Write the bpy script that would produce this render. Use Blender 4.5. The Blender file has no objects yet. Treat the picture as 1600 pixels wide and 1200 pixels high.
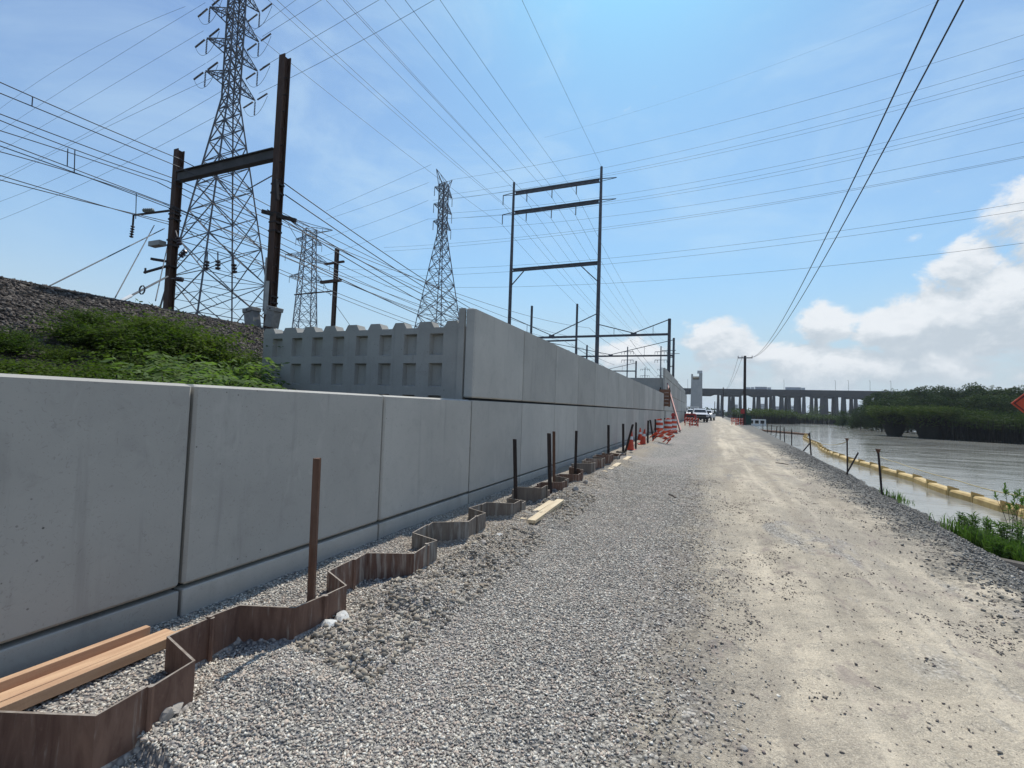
import bpy, bmesh, random
import numpy as np
from math import *
from mathutils import Vector, Matrix
random.seed(7); rng=np.random.default_rng(7)
S=bpy.context.scene; C=S.collection

# ------------------------------------------------------------------ camera
F=740.0; ROLL=atan(.0335); PITCH=atan(35.7*cos(ROLL)/F)
_up=np.array([sin(ROLL)*cos(PITCH),cos(ROLL)*cos(PITCH),-sin(PITCH)])
_Y=np.array([306.,-46.,-F]); _Y-=_up*(_Y@_up); _Y/=np.linalg.norm(_Y)
_X=np.cross(_Y,_up); RM=np.array([_X,_Y,_up]); EYE=np.array([0,0,1.75])
cam=bpy.data.cameras.new('camera'); co=bpy.data.objects.new('camera',cam); C.objects.link(co)
cam.sensor_width=36; cam.lens=F/1600*36; cam.clip_end=6000; cam.clip_start=.05
m=Matrix(RM.tolist()).to_4x4(); m.translation=Vector(EYE); co.matrix_world=m; S.camera=co
# survey helpers: a sight line of the photograph met with a plane of the place
def ray(x,y): return RM@np.array([x-800.,600.-y,-F])
def onz(x,y,z): d=ray(x,y); return EYE+d*((z-EYE[2])/d[2])
def onY(x,y,v): d=ray(x,y); return EYE+d*(v/d[1])
def onX(x,y,v): d=ray(x,y); return EYE+d*(v/d[0])

# ------------------------------------------------------------------ sun and exposure
SUN_AZ=radians(-8); SUN_EL=radians(57)     # azimuth from +Y towards +X
sd=Vector((sin(SUN_AZ)*cos(SUN_EL),cos(SUN_AZ)*cos(SUN_EL),sin(SUN_EL)))
sl=bpy.data.lights.new('sun','SUN'); sl.energy=4.2; sl.angle=radians(.53); sl.color=(1,.955,.88)
so=bpy.data.objects.new('sun',sl); C.objects.link(so); so.rotation_euler=sd.to_track_quat('Z','Y').to_euler()
S.view_settings.view_transform='Standard'; S.view_settings.look='None'; S.view_settings.gamma=1
S.view_settings.exposure=0.0
try: S.view_settings.use_curve_mapping=False
except Exception: pass
S.render.engine='CYCLES'; S.cycles.max_bounces=4; S.cycles.diffuse_bounces=3; S.cycles.glossy_bounces=2; S.cycles.transparent_max_bounces=4

# ------------------------------------------------------------------ node helper
class NT:
    def __init__(s,tree): s.t=tree; s.n=tree.nodes; s.l=tree.links
    def new(s,t,**k):
        n=s.n.new(t)
        for a,b in k.items(): setattr(n,a,b)
        return n
    def put(s,sock,v):
        if isinstance(v,bpy.types.NodeSocket): s.l.new(v,sock)
        elif v is not None: sock.default_value=v
    def math(s,op,a,b=None,c=None,clamp=False):
        n=s.new('ShaderNodeMath',operation=op,use_clamp=clamp); s.put(n.inputs[0],a)
        if b is not None: s.put(n.inputs[1],b)
        if c is not None: s.put(n.inputs[2],c)
        return n.outputs[0]
    def vmath(s,op,a,b=None):
        n=s.new('ShaderNodeVectorMath',operation=op); s.put(n.inputs[0],a)
        if b is not None: s.put(n.inputs[1],b)
        return n.outputs[0] if op not in('LENGTH','DOT_PRODUCT') else n.outputs[1]
    def noise(s,vec,scale,detail=4,rough=.55,dist=0):
        n=s.new('ShaderNodeTexNoise'); s.put(n.inputs['Vector'],vec); n.inputs['Scale'].default_value=scale
        n.inputs['Detail'].default_value=detail; n.inputs['Roughness'].default_value=rough; n.inputs['Distortion'].default_value=dist
        return n.outputs['Fac']
    def vor(s,vec,scale,feature='F1',out='Distance'):
        n=s.new('ShaderNodeTexVoronoi',feature=feature); s.put(n.inputs['Vector'],vec); n.inputs['Scale'].default_value=scale
        return n.outputs[out]
    def step(s,v,lo,hi):
        n=s.new('ShaderNodeMapRange',interpolation_type='SMOOTHSTEP'); s.put(n.inputs[0],v)
        s.put(n.inputs[1],lo); s.put(n.inputs[2],hi); return n.outputs[0]
    def remap(s,v,lo,hi,a,b):
        n=s.new('ShaderNodeMapRange'); s.put(n.inputs[0],v); s.put(n.inputs[1],lo); s.put(n.inputs[2],hi); s.put(n.inputs[3],a); s.put(n.inputs[4],b); return n.outputs[0]
    def mix(s,f,a,b,blend='MIX'):
        n=s.new('ShaderNodeMix',data_type='RGBA',blend_type=blend); s.put(n.inputs[0],f)
        s.put(n.inputs[6],col(a)); s.put(n.inputs[7],col(b)); return n.outputs[2]
    def pos(s): return s.new('ShaderNodeNewGeometry').outputs['Position']
    def obj(s): return s.new('ShaderNodeTexCoord').outputs['Object']
    def rand(s): return s.new('ShaderNodeObjectInfo').outputs['Random']
    def scale(s,v,x,y,z):
        n=s.new('ShaderNodeMapping'); s.put(n.inputs[0],v); n.inputs['Scale'].default_value=(x,y,z); return n.outputs[0]
    def bump(s,h,strength,dist,nrm=None):
        n=s.new('ShaderNodeBump'); s.put(n.inputs['Height'],h); n.inputs['Strength'].default_value=strength; n.inputs['Distance'].default_value=dist
        if nrm is not None: s.put(n.inputs['Normal'],nrm)
        return n.outputs[0]
def col(c):
    if isinstance(c,(tuple,list)) and len(c)==3: return (*c,1)
    return c
def mk(name):
    m=bpy.data.materials.new(name); m.use_nodes=True; t=NT(m.node_tree); b=m.node_tree.nodes['Principled BSDF']; return m,t,b
def simple(name,c1,c2=None,scale=3,rough=.7,metal=0,bump=0,bscale=40,stretch=(1,1,1),rnd=.15,detail=5):
    """two-tone weathered surface: noise between c1 and c2, a little tone shift from object to object, fine relief"""
    m,t,b=mk(name); c2=c2 or tuple(x*.7 for x in c1)
    p=t.scale(t.pos(),*stretch); n=t.noise(p,scale,detail,.6)
    c=t.mix(t.step(n,.35,.65),c1,c2); c=t.mix(1.0,c,t.mix(t.rand(),(1-rnd,)*3,(1+rnd*.3,)*3),'MULTIPLY')
    t.put(b.inputs['Base Color'],c); b.inputs['Roughness'].default_value=rough; b.inputs['Metallic'].default_value=metal
    if bump: t.put(b.inputs['Normal'],t.bump(t.noise(t.pos(),bscale,4,.6),bump,.01))
    return m

# ------------------------------------------------------------------ sky
w=bpy.data.worlds.new('World'); S.world=w; w.use_nodes=True; t=NT(w.node_tree)
for n in list(t.n): t.n.remove(n)
out=t.new('ShaderNodeOutputWorld'); bg=t.new('ShaderNodeBackground'); t.l.new(bg.outputs[0],out.inputs[0])
sky=t.new('ShaderNodeTexSky',sky_type='NISHITA'); sky.sun_disc=False; sky.sun_elevation=SUN_EL; sky.sun_rotation=SUN_AZ
sky.air_density=1.0; sky.dust_density=.8; sky.ozone_density=1.6; sky.altitude=0
SKY=.115; bg.inputs[1].default_value=SKY
d=t.new('ShaderNodeTexCoord').outputs['Generated']
sep=t.new('ShaderNodeSeparateXYZ'); t.l.new(d,sep.inputs[0]); dx,dy,dz=sep.outputs
az=t.math('MULTIPLY',t.math('ARCTAN2',dx,dy),180/pi)
el=t.math('MULTIPLY',t.math('ARCSINE',t.math('MINIMUM',t.math('MAXIMUM',dz,-1.0),1.0)),180/pi)
# cloud banks of that afternoon: azimuth, elevation, half widths, weight
BANKS=[(24,9.5,9.0,5.2,1.25),(28,16,4.6,5.6,1.35),(17.5,8.0,5.5,3.4,1.1),(21.5,13.2,3.6,2.6,1.0),(11,9.3,3.3,2.4,1.15),(.5,8,4.5,2.8,.95),(-9,6.5,6,2.6,.85),(14,5,16,3.4,.95),
       (19.8,20.2,1.0,.55,.62),(17.5,16.6,2.0,1.0,.62),(12.8,14.9,.9,.45,.55),(4.8,14.7,1.1,.35,.45),(15.5,14.4,.8,.5,.5),(3.6,12.9,.8,.35,.42),
       (52,12,12,7,1.0),(80,8,12,5,.9),(120,10,14,6,.9),(170,9,14,5,.9),(-100,8,14,4,.8),(-140,11,12,6,.9)]
def density(elv,azv,dv):
    tot=None
    for a,e,wa,we,k in BANKS:
        u=t.math('DIVIDE',t.math('SUBTRACT',azv,a),wa); v=t.math('DIVIDE',t.math('SUBTRACT',elv,e),we)
        r=t.math('ADD',t.math('MULTIPLY',u,u),t.math('MULTIPLY',v,v))
        g=t.math('MULTIPLY',t.math('EXPONENT',t.math('MULTIPLY',r,-.9)),k)
        tot=g if tot is None else t.math('MAXIMUM',tot,g)
    sv=t.scale(dv,1,1,1.5)
    n=t.noise(sv,9,9,.64,.3)
    vo=t.vor(t.vmath('ADD',sv,(3,1,2)),16,'SMOOTH_F1')
    n=t.math('ADD',t.math('MULTIPLY',t.math('SUBTRACT',n,.5),1.9),t.math('MULTIPLY',t.math('SUBTRACT',.4,vo),.55))
    return t.math('ADD',t.math('SUBTRACT',tot,.50),t.math('MULTIPLY',n,.95))
D0=density(el,az,d)
dsh=t.vmath('ADD',d,(sd.x*.012,0,.03)); D1=density(t.math('ADD',el,1.7),az,dsh)
cover=t.step(D0,-.06,.26)
lit=t.step(t.math('SUBTRACT',D0,D1),-.28,.42)
fine=t.noise(t.scale(d,1,1,1.6),22,6,.65)
fine2=t.noise(t.vmath('ADD',t.scale(d,1,1,1.5),(5,2,1)),11,7,.65,.4); lit=t.math('ADD',lit,t.math('ADD',t.math('MULTIPLY',t.math('SUBTRACT',fine,.5),.8),t.math('MULTIPLY',t.math('SUBTRACT',fine2,.5),1.3)),clamp=True)
K=1/SKY
ccol=t.mix(lit,(.56*K,.63*K,.695*K),(.88*K,.91*K,.94*K))
# thin high veil, and the pale vapour that lies along the horizon
veil=t.math('MULTIPLY',t.step(t.noise(t.scale(d,1,1,2.2),2.6,8,.62,.5),.44,.72),.42)
veil=t.math('MULTIPLY',veil,t.step(el,6,25))
skyc=t.mix(1.0,sky.outputs[0],(1.21,1.24,1.42),'MULTIPLY')
ssep=t.new('ShaderNodeSeparateColor'); t.l.new(skyc,ssep.inputs[0]); scmb=t.new('ShaderNodeCombineColor')
for i_,lim in enumerate((.37,1.2,1.8)):      # the hazy glow round the sun levels off instead of burning out
    q_=t.math('MULTIPLY',ssep.outputs[i_],1/(lim*K)); t.l.new(t.math('DIVIDE',ssep.outputs[i_],t.math('SQRT',t.math('ADD',1.0,t.math('MULTIPLY',q_,q_)))),scmb.inputs[i_])
skyc=scmb.outputs[0]
skyc=t.mix(veil,skyc,(.62*K,.82*K,.97*K))
mid=t.math('MULTIPLY',t.math('SUBTRACT',1.0,t.step(el,8.0,42.0)),.34); skyc=t.mix(mid,skyc,(.52*K,.74*K,.93*K))
low=t.math('MULTIPLY',t.math('SUBTRACT',1.0,t.step(el,1.0,17.0)),.95)
skyc=t.mix(low,skyc,(.60*K,.69*K,.74*K))
hn=t.noise(t.scale(d,1,1,4),6,6,.6,.3)
haze=t.mix(t.step(hn,.35,.7),(.53*K,.62*K,.68*K),(.66*K,.74*K,.79*K))
thin=t.math('MULTIPLY',t.math('SUBTRACT',1.0,t.step(el,1.5,6.5)),.62)
cc=t.mix(t.math('MULTIPLY',cover,.95),skyc,ccol); cc=t.mix(thin,cc,haze)
below=t.step(el,-3.0,-1.0); cc=t.mix(below,(.16*K,.16*K,.15*K),cc)
t.l.new(cc,bg.inputs[0])

# ------------------------------------------------------------------ materials
def concrete(name,base,warm,rnd=.16,streak=.20):
    m,t,b=mk(name); p=t.pos(); o=t.obj()
    big=t.noise(p,.9,5,.6,.4); mid=t.noise(p,5,6,.65,.6); fine=t.noise(p,60,3,.6)
    st=t.noise(t.scale(p,3.5,3.5,.25),2.2,5,.6)
    c=t.mix(t.step(big,.3,.7),base,warm)
    c=t.mix(t.math('MULTIPLY',t.step(mid,.52,.75),.30),c,tuple(x*.72 for x in base))
    c=t.mix(t.math('MULTIPLY',t.step(st,.55,.78),streak*2.2),c,tuple(x*.62 for x in base))
    c=t.mix(t.math('MULTIPLY',t.step(fine,.6,.8),.25),c,tuple(min(1,x*1.25) for x in base))
    # trowel scuffs and pock marks
    sc=t.noise(t.scale(p,1,1,1),26,2,.5,2.5); c=t.mix(t.math('MULTIPLY',t.step(sc,.62,.69),.34),c,tuple(x*.58 for x in base))
    bh=t.vor(t.vmath('ADD',p,t.vmath('MULTIPLY',t.rand(),(9,7,5))),11,'F1'); c=t.mix(t.math('MULTIPLY',t.step(bh,.085,.05),t.step(t.noise(p,2.1,3,.6),.50,.60)),c,tuple(x*.35 for x in base))
    lime=t.noise(t.scale(p,1.3,1.3,.5),3.1,6,.7,1.2); c=t.mix(t.math('MULTIPLY',t.step(lime,.56,.70),.30),c,tuple(min(1,x*1.35) for x in base))
    low_=t.new('ShaderNodeSeparateXYZ'); t.l.new(p,low_.inputs[0]); spl=t.math('MULTIPLY',t.step(t.math('ADD',low_.outputs[2],t.math('MULTIPLY',mid,-.35)),.28,-.02),.35); c=t.mix(spl,c,(.30,.26,.21))
    c=t.mix(1.0,c,t.mix(t.rand(),(1-rnd,)*3,(1+rnd*.5,)*3),'MULTIPLY')
    t.put(b.inputs['Base Color'],c); b.inputs['Roughness'].default_value=.85; b.inputs['Specular IOR Level'].default_value=.3
    h=t.math('ADD',t.math('MULTIPLY',mid,.6),t.math('MULTIPLY',t.noise(p,90,3,.6),.25)); t.put(b.inputs['Normal'],t.bump(h,.35,.006)); return m
M={}
M['concrete']=concrete('precast_concrete',(.42,.40,.355),(.49,.465,.41))
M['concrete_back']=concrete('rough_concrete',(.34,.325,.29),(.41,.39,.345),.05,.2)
M['pier']=concrete('pier_concrete',(.42,.42,.40),(.50,.49,.46),.05,.2)
M['viaduct']=simple('weathered_viaduct',(.050,.047,.045),(.032,.031,.031),.4,.9)
def rust(name,a,b_,grey,amt):
    m,t,b=mk(name); p=t.pos(); r=t.rand()
    n1=t.noise(t.scale(p,6,6,1.0),2.4,6,.65,.8); n2=t.noise(p,30,4,.6); n3=t.noise(t.scale(p,14,14,1.6),1.6,5,.6,.5)
    c=t.mix(t.step(n1,.3,.7),a,b_); c=t.mix(t.math('MULTIPLY',t.step(t.math('ADD',n3,t.math('MULTIPLY',t.math('SUBTRACT',r,.5),.3)),.5,.72),amt),c,grey)
    c=t.mix(t.math('MULTIPLY',t.step(n2,.6,.8),.35),c,tuple(x*1.6 for x in b_))
    t.put(b.inputs['Base Color'],c); b.inputs['Roughness'].default_value=.8; b.inputs['Specular IOR Level'].default_value=.35
    t.put(b.inputs['Normal'],t.bump(t.noise(p,45,4,.65),.5,.004)); return m
M['rust']=rust('rusted_steel',(.11,.060,.043),(.20,.12,.085),(.38,.33,.275),.85)
M['rust_grey']=rust('grey_rusted_steel',(.14,.115,.095),(.2,.17,.14),(.33,.32,.29),.8)
M['rust_post']=rust('rusted_post_steel',(.11,.055,.035),(.17,.09,.055),(.2,.15,.12),.3)
M['cut_edge']=simple('worn_steel_edge',(.36,.31,.26),(.24,.19,.15),20,.6)
M['dark_steel']=rust('brown_painted_steel',(.028,.021,.019),(.045,.032,.027),(.06,.045,.04),.3)
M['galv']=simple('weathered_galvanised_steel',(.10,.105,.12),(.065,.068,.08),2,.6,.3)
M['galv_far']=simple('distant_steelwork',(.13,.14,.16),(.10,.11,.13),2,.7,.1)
M['wire']=simple('line_wire',(.055,.06,.07),(.045,.05,.06),2,.6,.2)
M['insul']=simple('insulator_glaze',(.05,.03,.03),(.035,.025,.03),20,.35)
M['insul_grey']=simple('grey_insulator',(.22,.25,.22),(.15,.17,.15),20,.4)
M['wood_new']=simple('fresh_sawn_timber',(.68,.44,.26),(.52,.31,.18),2.0,.7,0,.2,60,(7,.8,7),.15)
M['wood_pale']=simple('pale_sawn_timber',(.66,.54,.36),(.55,.43,.27),2.0,.7,0,.2,60,(7,.8,7),.15)
M['wood_pole']=simple('creosoted_pole',(.045,.035,.03),(.03,.024,.02),3,.9,0,.3,30,(4,4,.5))
M['orange']=simple('orange_plastic',(.66,.075,.02),(.50,.05,.02),3,.6)
M['red']=simple('faded_red_paint',(.42,.04,.035),(.30,.03,.03),3,.6)
M['white']=simple('white_sheeting',(.72,.72,.70),(.62,.62,.60),3,.5)
M['black']=simple('black_rubber',(.02,.02,.02),(.03,.03,.03),6,.8)
M['boxgrey']=simple('grey_enamel',(.42,.42,.38),(.34,.34,.31),4,.6)
M['truckwhite']=simple('white_vehicle_paint',(.75,.76,.78),(.70,.71,.73),2,.25)
M['glass']=simple('dark_glass',(.02,.025,.03),(.03,.035,.04),2,.08)
M['green']=simple('dark_green_tarp',(.015,.07,.05),(.01,.05,.04),4,.7)
M['boom']=simple('yellow_boom_vinyl',(.66,.47,.18),(.50,.33,.11),3,.55,0,.2,12)
M['rope']=simple('yellow_rope',(.55,.45,.22),(.45,.37,.18),8,.8)
M['grey_truck']=simple('truck_trailer_grey',(.45,.46,.48),(.36,.37,.4),1,.5)
M['rock']=simple('quarry_rock',(.40,.36,.31),(.28,.26,.24),9,.9,0,.6,40)
M['rock_white']=simple('concrete_rubble',(.62,.61,.57),(.50,.49,.46),9,.9,0,.6,40)
M['rail']=simple('rail_steel',(.06,.04,.032),(.045,.032,.028),6,.6)

def leafmat(name,a,b_,trans=.35,rough=.55):
    m,t,b=mk(name); p=t.pos()
    n=t.noise(p,1.3,4,.6); n2=t.noise(p,9,3,.6)
    c=t.mix(t.step(n,.35,.65),a,b_); c=t.mix(t.math('MULTIPLY',t.step(n2,.5,.75),.45),c,tuple(x*1.5 for x in b_))
    c=t.mix(1.0,c,t.mix(t.rand(),(.75,.78,.75),(1.15,1.1,1.0)),'MULTIPLY')
    t.put(b.inputs['Base Color'],c); b.inputs['Roughness'].default_value=.8; b.inputs['Specular IOR Level'].default_value=.08
    tr=t.new('ShaderNodeBsdfTranslucent'); t.put(tr.inputs[0],t.mix(1.0,c,(1.1,1.35,.55),'MULTIPLY'))
    mx=t.new('ShaderNodeMixShader'); mx.inputs[0].default_value=trans; t.l.new(b.outputs[0],mx.inputs[1]); t.l.new(tr.outputs[0],mx.inputs[2])
    t.l.new(mx.outputs[0],m.node_tree.nodes['Material Output'].inputs[0]); return m
M['leaf_dark']=leafmat('dark_shrub_leaf',(.042,.074,.016),(.10,.135,.03),.40)
M['leaf_bright']=leafmat('bright_sumac_leaf',(.11,.16,.06),(.17,.235,.10),.4)
M['leaf_tree']=leafmat('tree_leaf',(.028,.048,.020),(.050,.074,.026),.22)
M['leaf_reed']=leafmat('reed_leaf',(.045,.070,.022),(.080,.105,.034),.22)
M['leaf_grass']=leafmat('bank_grass',(.065,.115,.03),(.11,.18,.05),.4)
M['leaf_far']=leafmat('far_shore_leaf',(.06,.085,.075),(.08,.105,.09),.1)
M['reed_log']=simple('grey_driftwood',(.20,.18,.15),(.12,.105,.09),6,.9,0,.4,50)
M['bark']=simple('bark',(.05,.04,.032),(.035,.03,.025),4,.9)
M['shaded_reed_stem']=simple('shaded_reed_stem',(.022,.020,.012),(.014,.014,.009),4,.95)  # dry stem brown taken near black: shade low in the reeds painted in

# ground: blue-grey quarry stone beside the wall, tan packed fines down the middle, grey stone shoulder to the water
def ground_mat():
    m,t,b=mk('haul_road_ground'); p=t.pos(); sp=t.new('ShaderNodeSeparateXYZ'); t.l.new(p,sp.inputs[0]); x,y,z=sp.outputs
    n_big=t.noise(t.scale(p,1,.45,1),.8,6,.65,.6); n_mid=t.noise(t.scale(p,1,.7,1),2.6,6,.7,.5); n_f=t.noise(p,22,5,.7)
    cell=t.vor(p,38,'F1','Color'); cb=t.new('ShaderNodeSeparateColor'); t.l.new(cell,cb.inputs[0]); cv=cb.outputs[0]; ce=t.vor(p,38,'F1')
    cell2=t.vor(p,75,'F1','Color'); cb2=t.new('ShaderNodeSeparateColor'); t.l.new(cell2,cb2.inputs[0]); cv2=cb2.outputs[1]
    grav=t.mix(cv,(.19,.18,.165),(.58,.54,.475)); grav=t.mix(t.math('MULTIPLY',t.step(ce,.35,.75),.85),grav,(.08,.078,.075))
    grav=t.mix(t.math('MULTIPLY',t.step(n_big,.45,.68),.45),grav,(.40,.345,.315))
    tan=t.mix(t.step(n_mid,.32,.68),(.62,.53,.395),(.42,.36,.27)); tan=t.mix(t.math('MULTIPLY',cv2,.4),tan,(.27,.24,.20)); tan=t.mix(t.math('MULTIPLY',t.step(n_big,.44,.60),.80),tan,(.31,.27,.215))
    tan=t.mix(t.math('MULTIPLY',t.step(n_f,.58,.75),.5),tan,(.23,.205,.175))
    tan=t.mix(t.math('MULTIPLY',t.step(t.vor(p,7,'F1'),.13,.05),.75),tan,(.13,.115,.10)); tan=t.mix(t.math('MULTIPLY',t.step(t.vor(t.vmath('ADD',p,(.3,.7,0)),19,'F1'),.20,.08),.5),tan,(.17,.15,.13))
    gr=t.noise(p,120,2,.6); tan=t.mix(t.math('MULTIPLY',t.step(gr,.52,.66),.55),tan,(.22,.19,.155)); tan=t.mix(t.math('MULTIPLY',t.step(gr,.46,.34),.35),tan,(.80,.72,.58))
    mar=t.math('MULTIPLY',t.step(t.noise(t.scale(p,1,.6,1),3.4,5,.7,.6),.56,.64),.6); tan=t.mix(mar,tan,(.26,.21,.185))
    # wheel paths, long in the direction of travel
    ruts=t.noise(t.scale(p,1.0,.06,1),1.9,5,.6,.3); tan=t.mix(t.math('MULTIPLY',t.step(ruts,.50,.70),.65),tan,(.70,.605,.46))
    tan=t.mix(t.math('MULTIPLY',t.step(ruts,.48,.34),.5),tan,(.27,.23,.18))
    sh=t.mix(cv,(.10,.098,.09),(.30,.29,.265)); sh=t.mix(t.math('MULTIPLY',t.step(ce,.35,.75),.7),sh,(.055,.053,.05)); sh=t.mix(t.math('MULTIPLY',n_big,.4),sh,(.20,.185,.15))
    wob=t.math('ADD',t.math('MULTIPLY',t.math('SUBTRACT',n_mid,.5),2.0),t.math('MULTIPLY',t.math('SUBTRACT',n_f,.5),1.6))
    xl=t.math('ADD',x,wob); drift=t.math('MULTIPLY',y,-.012)
    mt=t.step(t.math('ADD',xl,drift),-.85,.30)
    # loose grey stone lying on the packed fines
    patch=t.step(t.noise(t.scale(p,1,.35,1),1.15,5,.65,.8),.57,.66); patch=t.math('MAXIMUM',patch,t.math('MULTIPLY',t.step(t.noise(t.scale(p,1,.22,1),.75,5,.7,.5),.56,.68),.8)); mt=t.math('MULTIPLY',mt,t.math('SUBTRACT',1.0,t.math('MULTIPLY',patch,.75)))
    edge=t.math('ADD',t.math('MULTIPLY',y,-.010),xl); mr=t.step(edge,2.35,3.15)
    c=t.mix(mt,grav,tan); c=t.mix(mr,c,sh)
    # brown clay spilled round the sheet piling
    clay=t.math('MULTIPLY',t.step(t.math('ADD',x,t.math('MULTIPLY',t.math('SUBTRACT',n_mid,.5),1.4)),-1.75,-2.25),t.step(t.noise(p,.55,4,.6),.44,.56))
    clay=t.math('MULTIPLY',clay,t.step(y,4.0,5.2)); c=t.mix(t.math('MULTIPLY',clay,.75),c,t.mix(n_f,(.30,.245,.18),(.40,.35,.28)))
    wet=t.step(z,-.55,-.88); c=t.mix(t.math('MULTIPLY',wet,.5),c,(.12,.115,.10))
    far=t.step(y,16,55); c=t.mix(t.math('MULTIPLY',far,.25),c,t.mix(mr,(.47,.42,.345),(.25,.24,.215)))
    t.put(b.inputs['Base Color'],c); b.inputs['Roughness'].default_value=.93; b.inputs['Specular IOR Level'].default_value=.15
    hs=t.math('MULTIPLY',t.math('SUBTRACT',1.0,ce),t.math('ADD',.25,cv)); ht=t.math('ADD',t.math('ADD',t.math('MULTIPLY',n_f,.75),t.math('MULTIPLY',n_mid,1.2)),t.math('ADD',t.math('MULTIPLY',cv2,.20),t.math('MULTIPLY',t.noise(t.scale(p,1,.5,1),9,4,.65,.6),.8)))
    hm=t.new('ShaderNodeMix',data_type='FLOAT'); t.put(hm.inputs[0],t.math('MULTIPLY',mt,t.math('SUBTRACT',1.0,mr))); t.put(hm.inputs[2],hs); t.put(hm.inputs[3],ht)
    t.put(b.inputs['Normal'],t.bump(hm.outputs[0],.85,.022)); return m
M['ground']=ground_mat()
def ballast_mat():
    m,t,b=mk('embankment_ballast'); p=t.pos(); cell=t.vor(p,16,'F1','Color'); cb=t.new('ShaderNodeSeparateColor'); t.l.new(cell,cb.inputs[0]); ce=t.vor(p,16)
    n=t.noise(p,.5,5,.6); c=t.mix(cb.outputs[0],(.030,.024,.020),(.105,.086,.072)); c=t.mix(t.step(n,.4,.7),c,t.mix(cb.outputs[1],(.055,.037,.028),(.095,.066,.05)))
    c=t.mix(t.math('MULTIPLY',t.step(cb.outputs[2],.93,.97),.7),c,(.40,.37,.33)); c=t.mix(t.step(ce,.35,.7),c,(.025,.022,.02))
    t.put(b.inputs['Base Color'],c); b.inputs['Roughness'].default_value=.95
    t.put(b.inputs['Normal'],t.bump(t.math('SUBTRACT',cb.outputs[0],ce),1.0,.06)); return m
M['ballast']=ballast_mat()
M['soil']=simple('marsh_soil',(.07,.065,.045),(.05,.05,.035),.6,.95)
def water_mat():
    m,t,b=mk('river_water'); p=t.pos()
    n=t.noise(t.scale(p,.45,1.5,1),1.6,4,.55,.4); n2=t.noise(t.scale(p,.10,.42,1),1.0,5,.65,1.2); n3=t.noise(t.scale(p,.8,1.9,1),5,2,.5)
    c=t.mix(t.step(n2,.40,.62),(.21,.205,.18),(.28,.275,.24)); t.put(b.inputs['Base Color'],c)
    t.put(b.inputs['Roughness'],t.remap(n2,.35,.65,.05,.18)); b.inputs['IOR'].default_value=1.333
    h=t.math('ADD',t.math('ADD',t.math('MULTIPLY',n,.6),t.math('MULTIPLY',n2,.8)),t.math('MULTIPLY',n3,.12))
    t.put(b.inputs['Normal'],t.bump(h,.30,.06)); return m
M['water']=water_mat()

# ------------------------------------------------------------------ mesh building
class MB:
    def __init__(s): s.v=[]; s.f=[]
    def add(s,vs,fs):
        o=len(s.v); s.v+=[tuple(map(float,q)) for q in vs]; s.f+=[tuple(i+o for i in q) for q in fs]; return s
    def box(s,lo,hi):
        x0,y0,z0=lo; x1,y1,z1=hi
        return s.add([(x0,y0,z0),(x1,y0,z0),(x1,y1,z0),(x0,y1,z0),(x0,y0,z1),(x1,y0,z1),(x1,y1,z1),(x0,y1,z1)],
              [(0,3,2,1),(4,5,6,7),(0,1,5,4),(1,2,6,5),(2,3,7,6),(3,0,4,7)])
    def bar(s,a,b,w,h=None,up=(0,0,1)):
        a=np.array(a,float); b=np.array(b,float); h=h or w; d=b-a; L=np.linalg.norm(d)
        if L<1e-9: return s
        d/=L; u=np.array(up,float)
        if abs(d@u)>.99: u=np.array((0,1.,0))
        r=np.cross(d,u); r/=np.linalg.norm(r); u=np.cross(r,d); r*=w/2; u*=h/2
        return s.add([a-r-u,a+r-u,a+r+u,a-r+u,b-r-u,b+r-u,b+r+u,b-r+u],[(0,3,2,1),(4,5,6,7),(0,1,5,4),(1,2,6,5),(2,3,7,6),(3,0,4,7)])
    def tube(s,pts,rad,n=6,cap=True):
        P=np.array(pts,float); k=len(P); R=rad if hasattr(rad,'__len__') else [rad]*k
        T=np.gradient(P,axis=0); T/=np.linalg.norm(T,axis=1)[:,None]+1e-12
        ref=np.array((0,0,1.)) if abs(T[0]@np.array((0,0,1.)))<.9 else np.array((1.,0,0)); o=len(s.v)
        for i in range(k):
            a=np.cross(T[i],ref); a/=np.linalg.norm(a); b=np.cross(T[i],a)
            for j in range(n):
                q=2*pi*j/n; s.v.append(tuple(P[i]+R[i]*(cos(q)*a+sin(q)*b)))
        for i in range(k-1):
            for j in range(n): s.f.append((o+i*n+j,o+i*n+(j+1)%n,o+(i+1)*n+(j+1)%n,o+(i+1)*n+j))
        if cap: s.f.append(tuple(o+j for j in range(n))[::-1]); s.f.append(tuple(o+(k-1)*n+j for j in range(n)))
        return s
    def cyl(s,a,b,r0,r1=None,n=12): return s.tube([a,b],[r0,r1 if r1 is not None else r0],n)
    def mesh(s,name,mat,smooth=False,top=None):
        me=bpy.data.meshes.new(name); me.from_pydata(s.v,[],s.f); me.materials.append(mat)
        if smooth: me.polygons.foreach_set('use_smooth',[True]*len(me.polygons))
        if top:
            me.materials.append(top); me.update()
            for p_ in me.polygons:
                if p_.normal.z>.9: p_.material_index=1
        me.update(); return me
    def build(s,name,mat,parent=None,smooth=False,top=None,**kw): return link(name,s.mesh(name,mat,smooth,top),parent,**kw)
def link(name,me,parent=None,loc=None,rot=None,label=None,cat=None,group=None,kind=None):
    o=bpy.data.objects.new(name,me); C.objects.link(o)
    if parent: o.parent=parent
    if loc is not None: o.location=loc
    if rot is not None: o.rotation_euler=rot
    for k,v in(('label',label),('category',cat),('group',group),('kind',kind)):
        if v: o[k]=v
    return o
def thing(name,label,cat,loc=(0,0,0),rz=0,group=None):
    return link(name,None,None,loc,(0,0,rz),label,cat,group)
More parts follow.
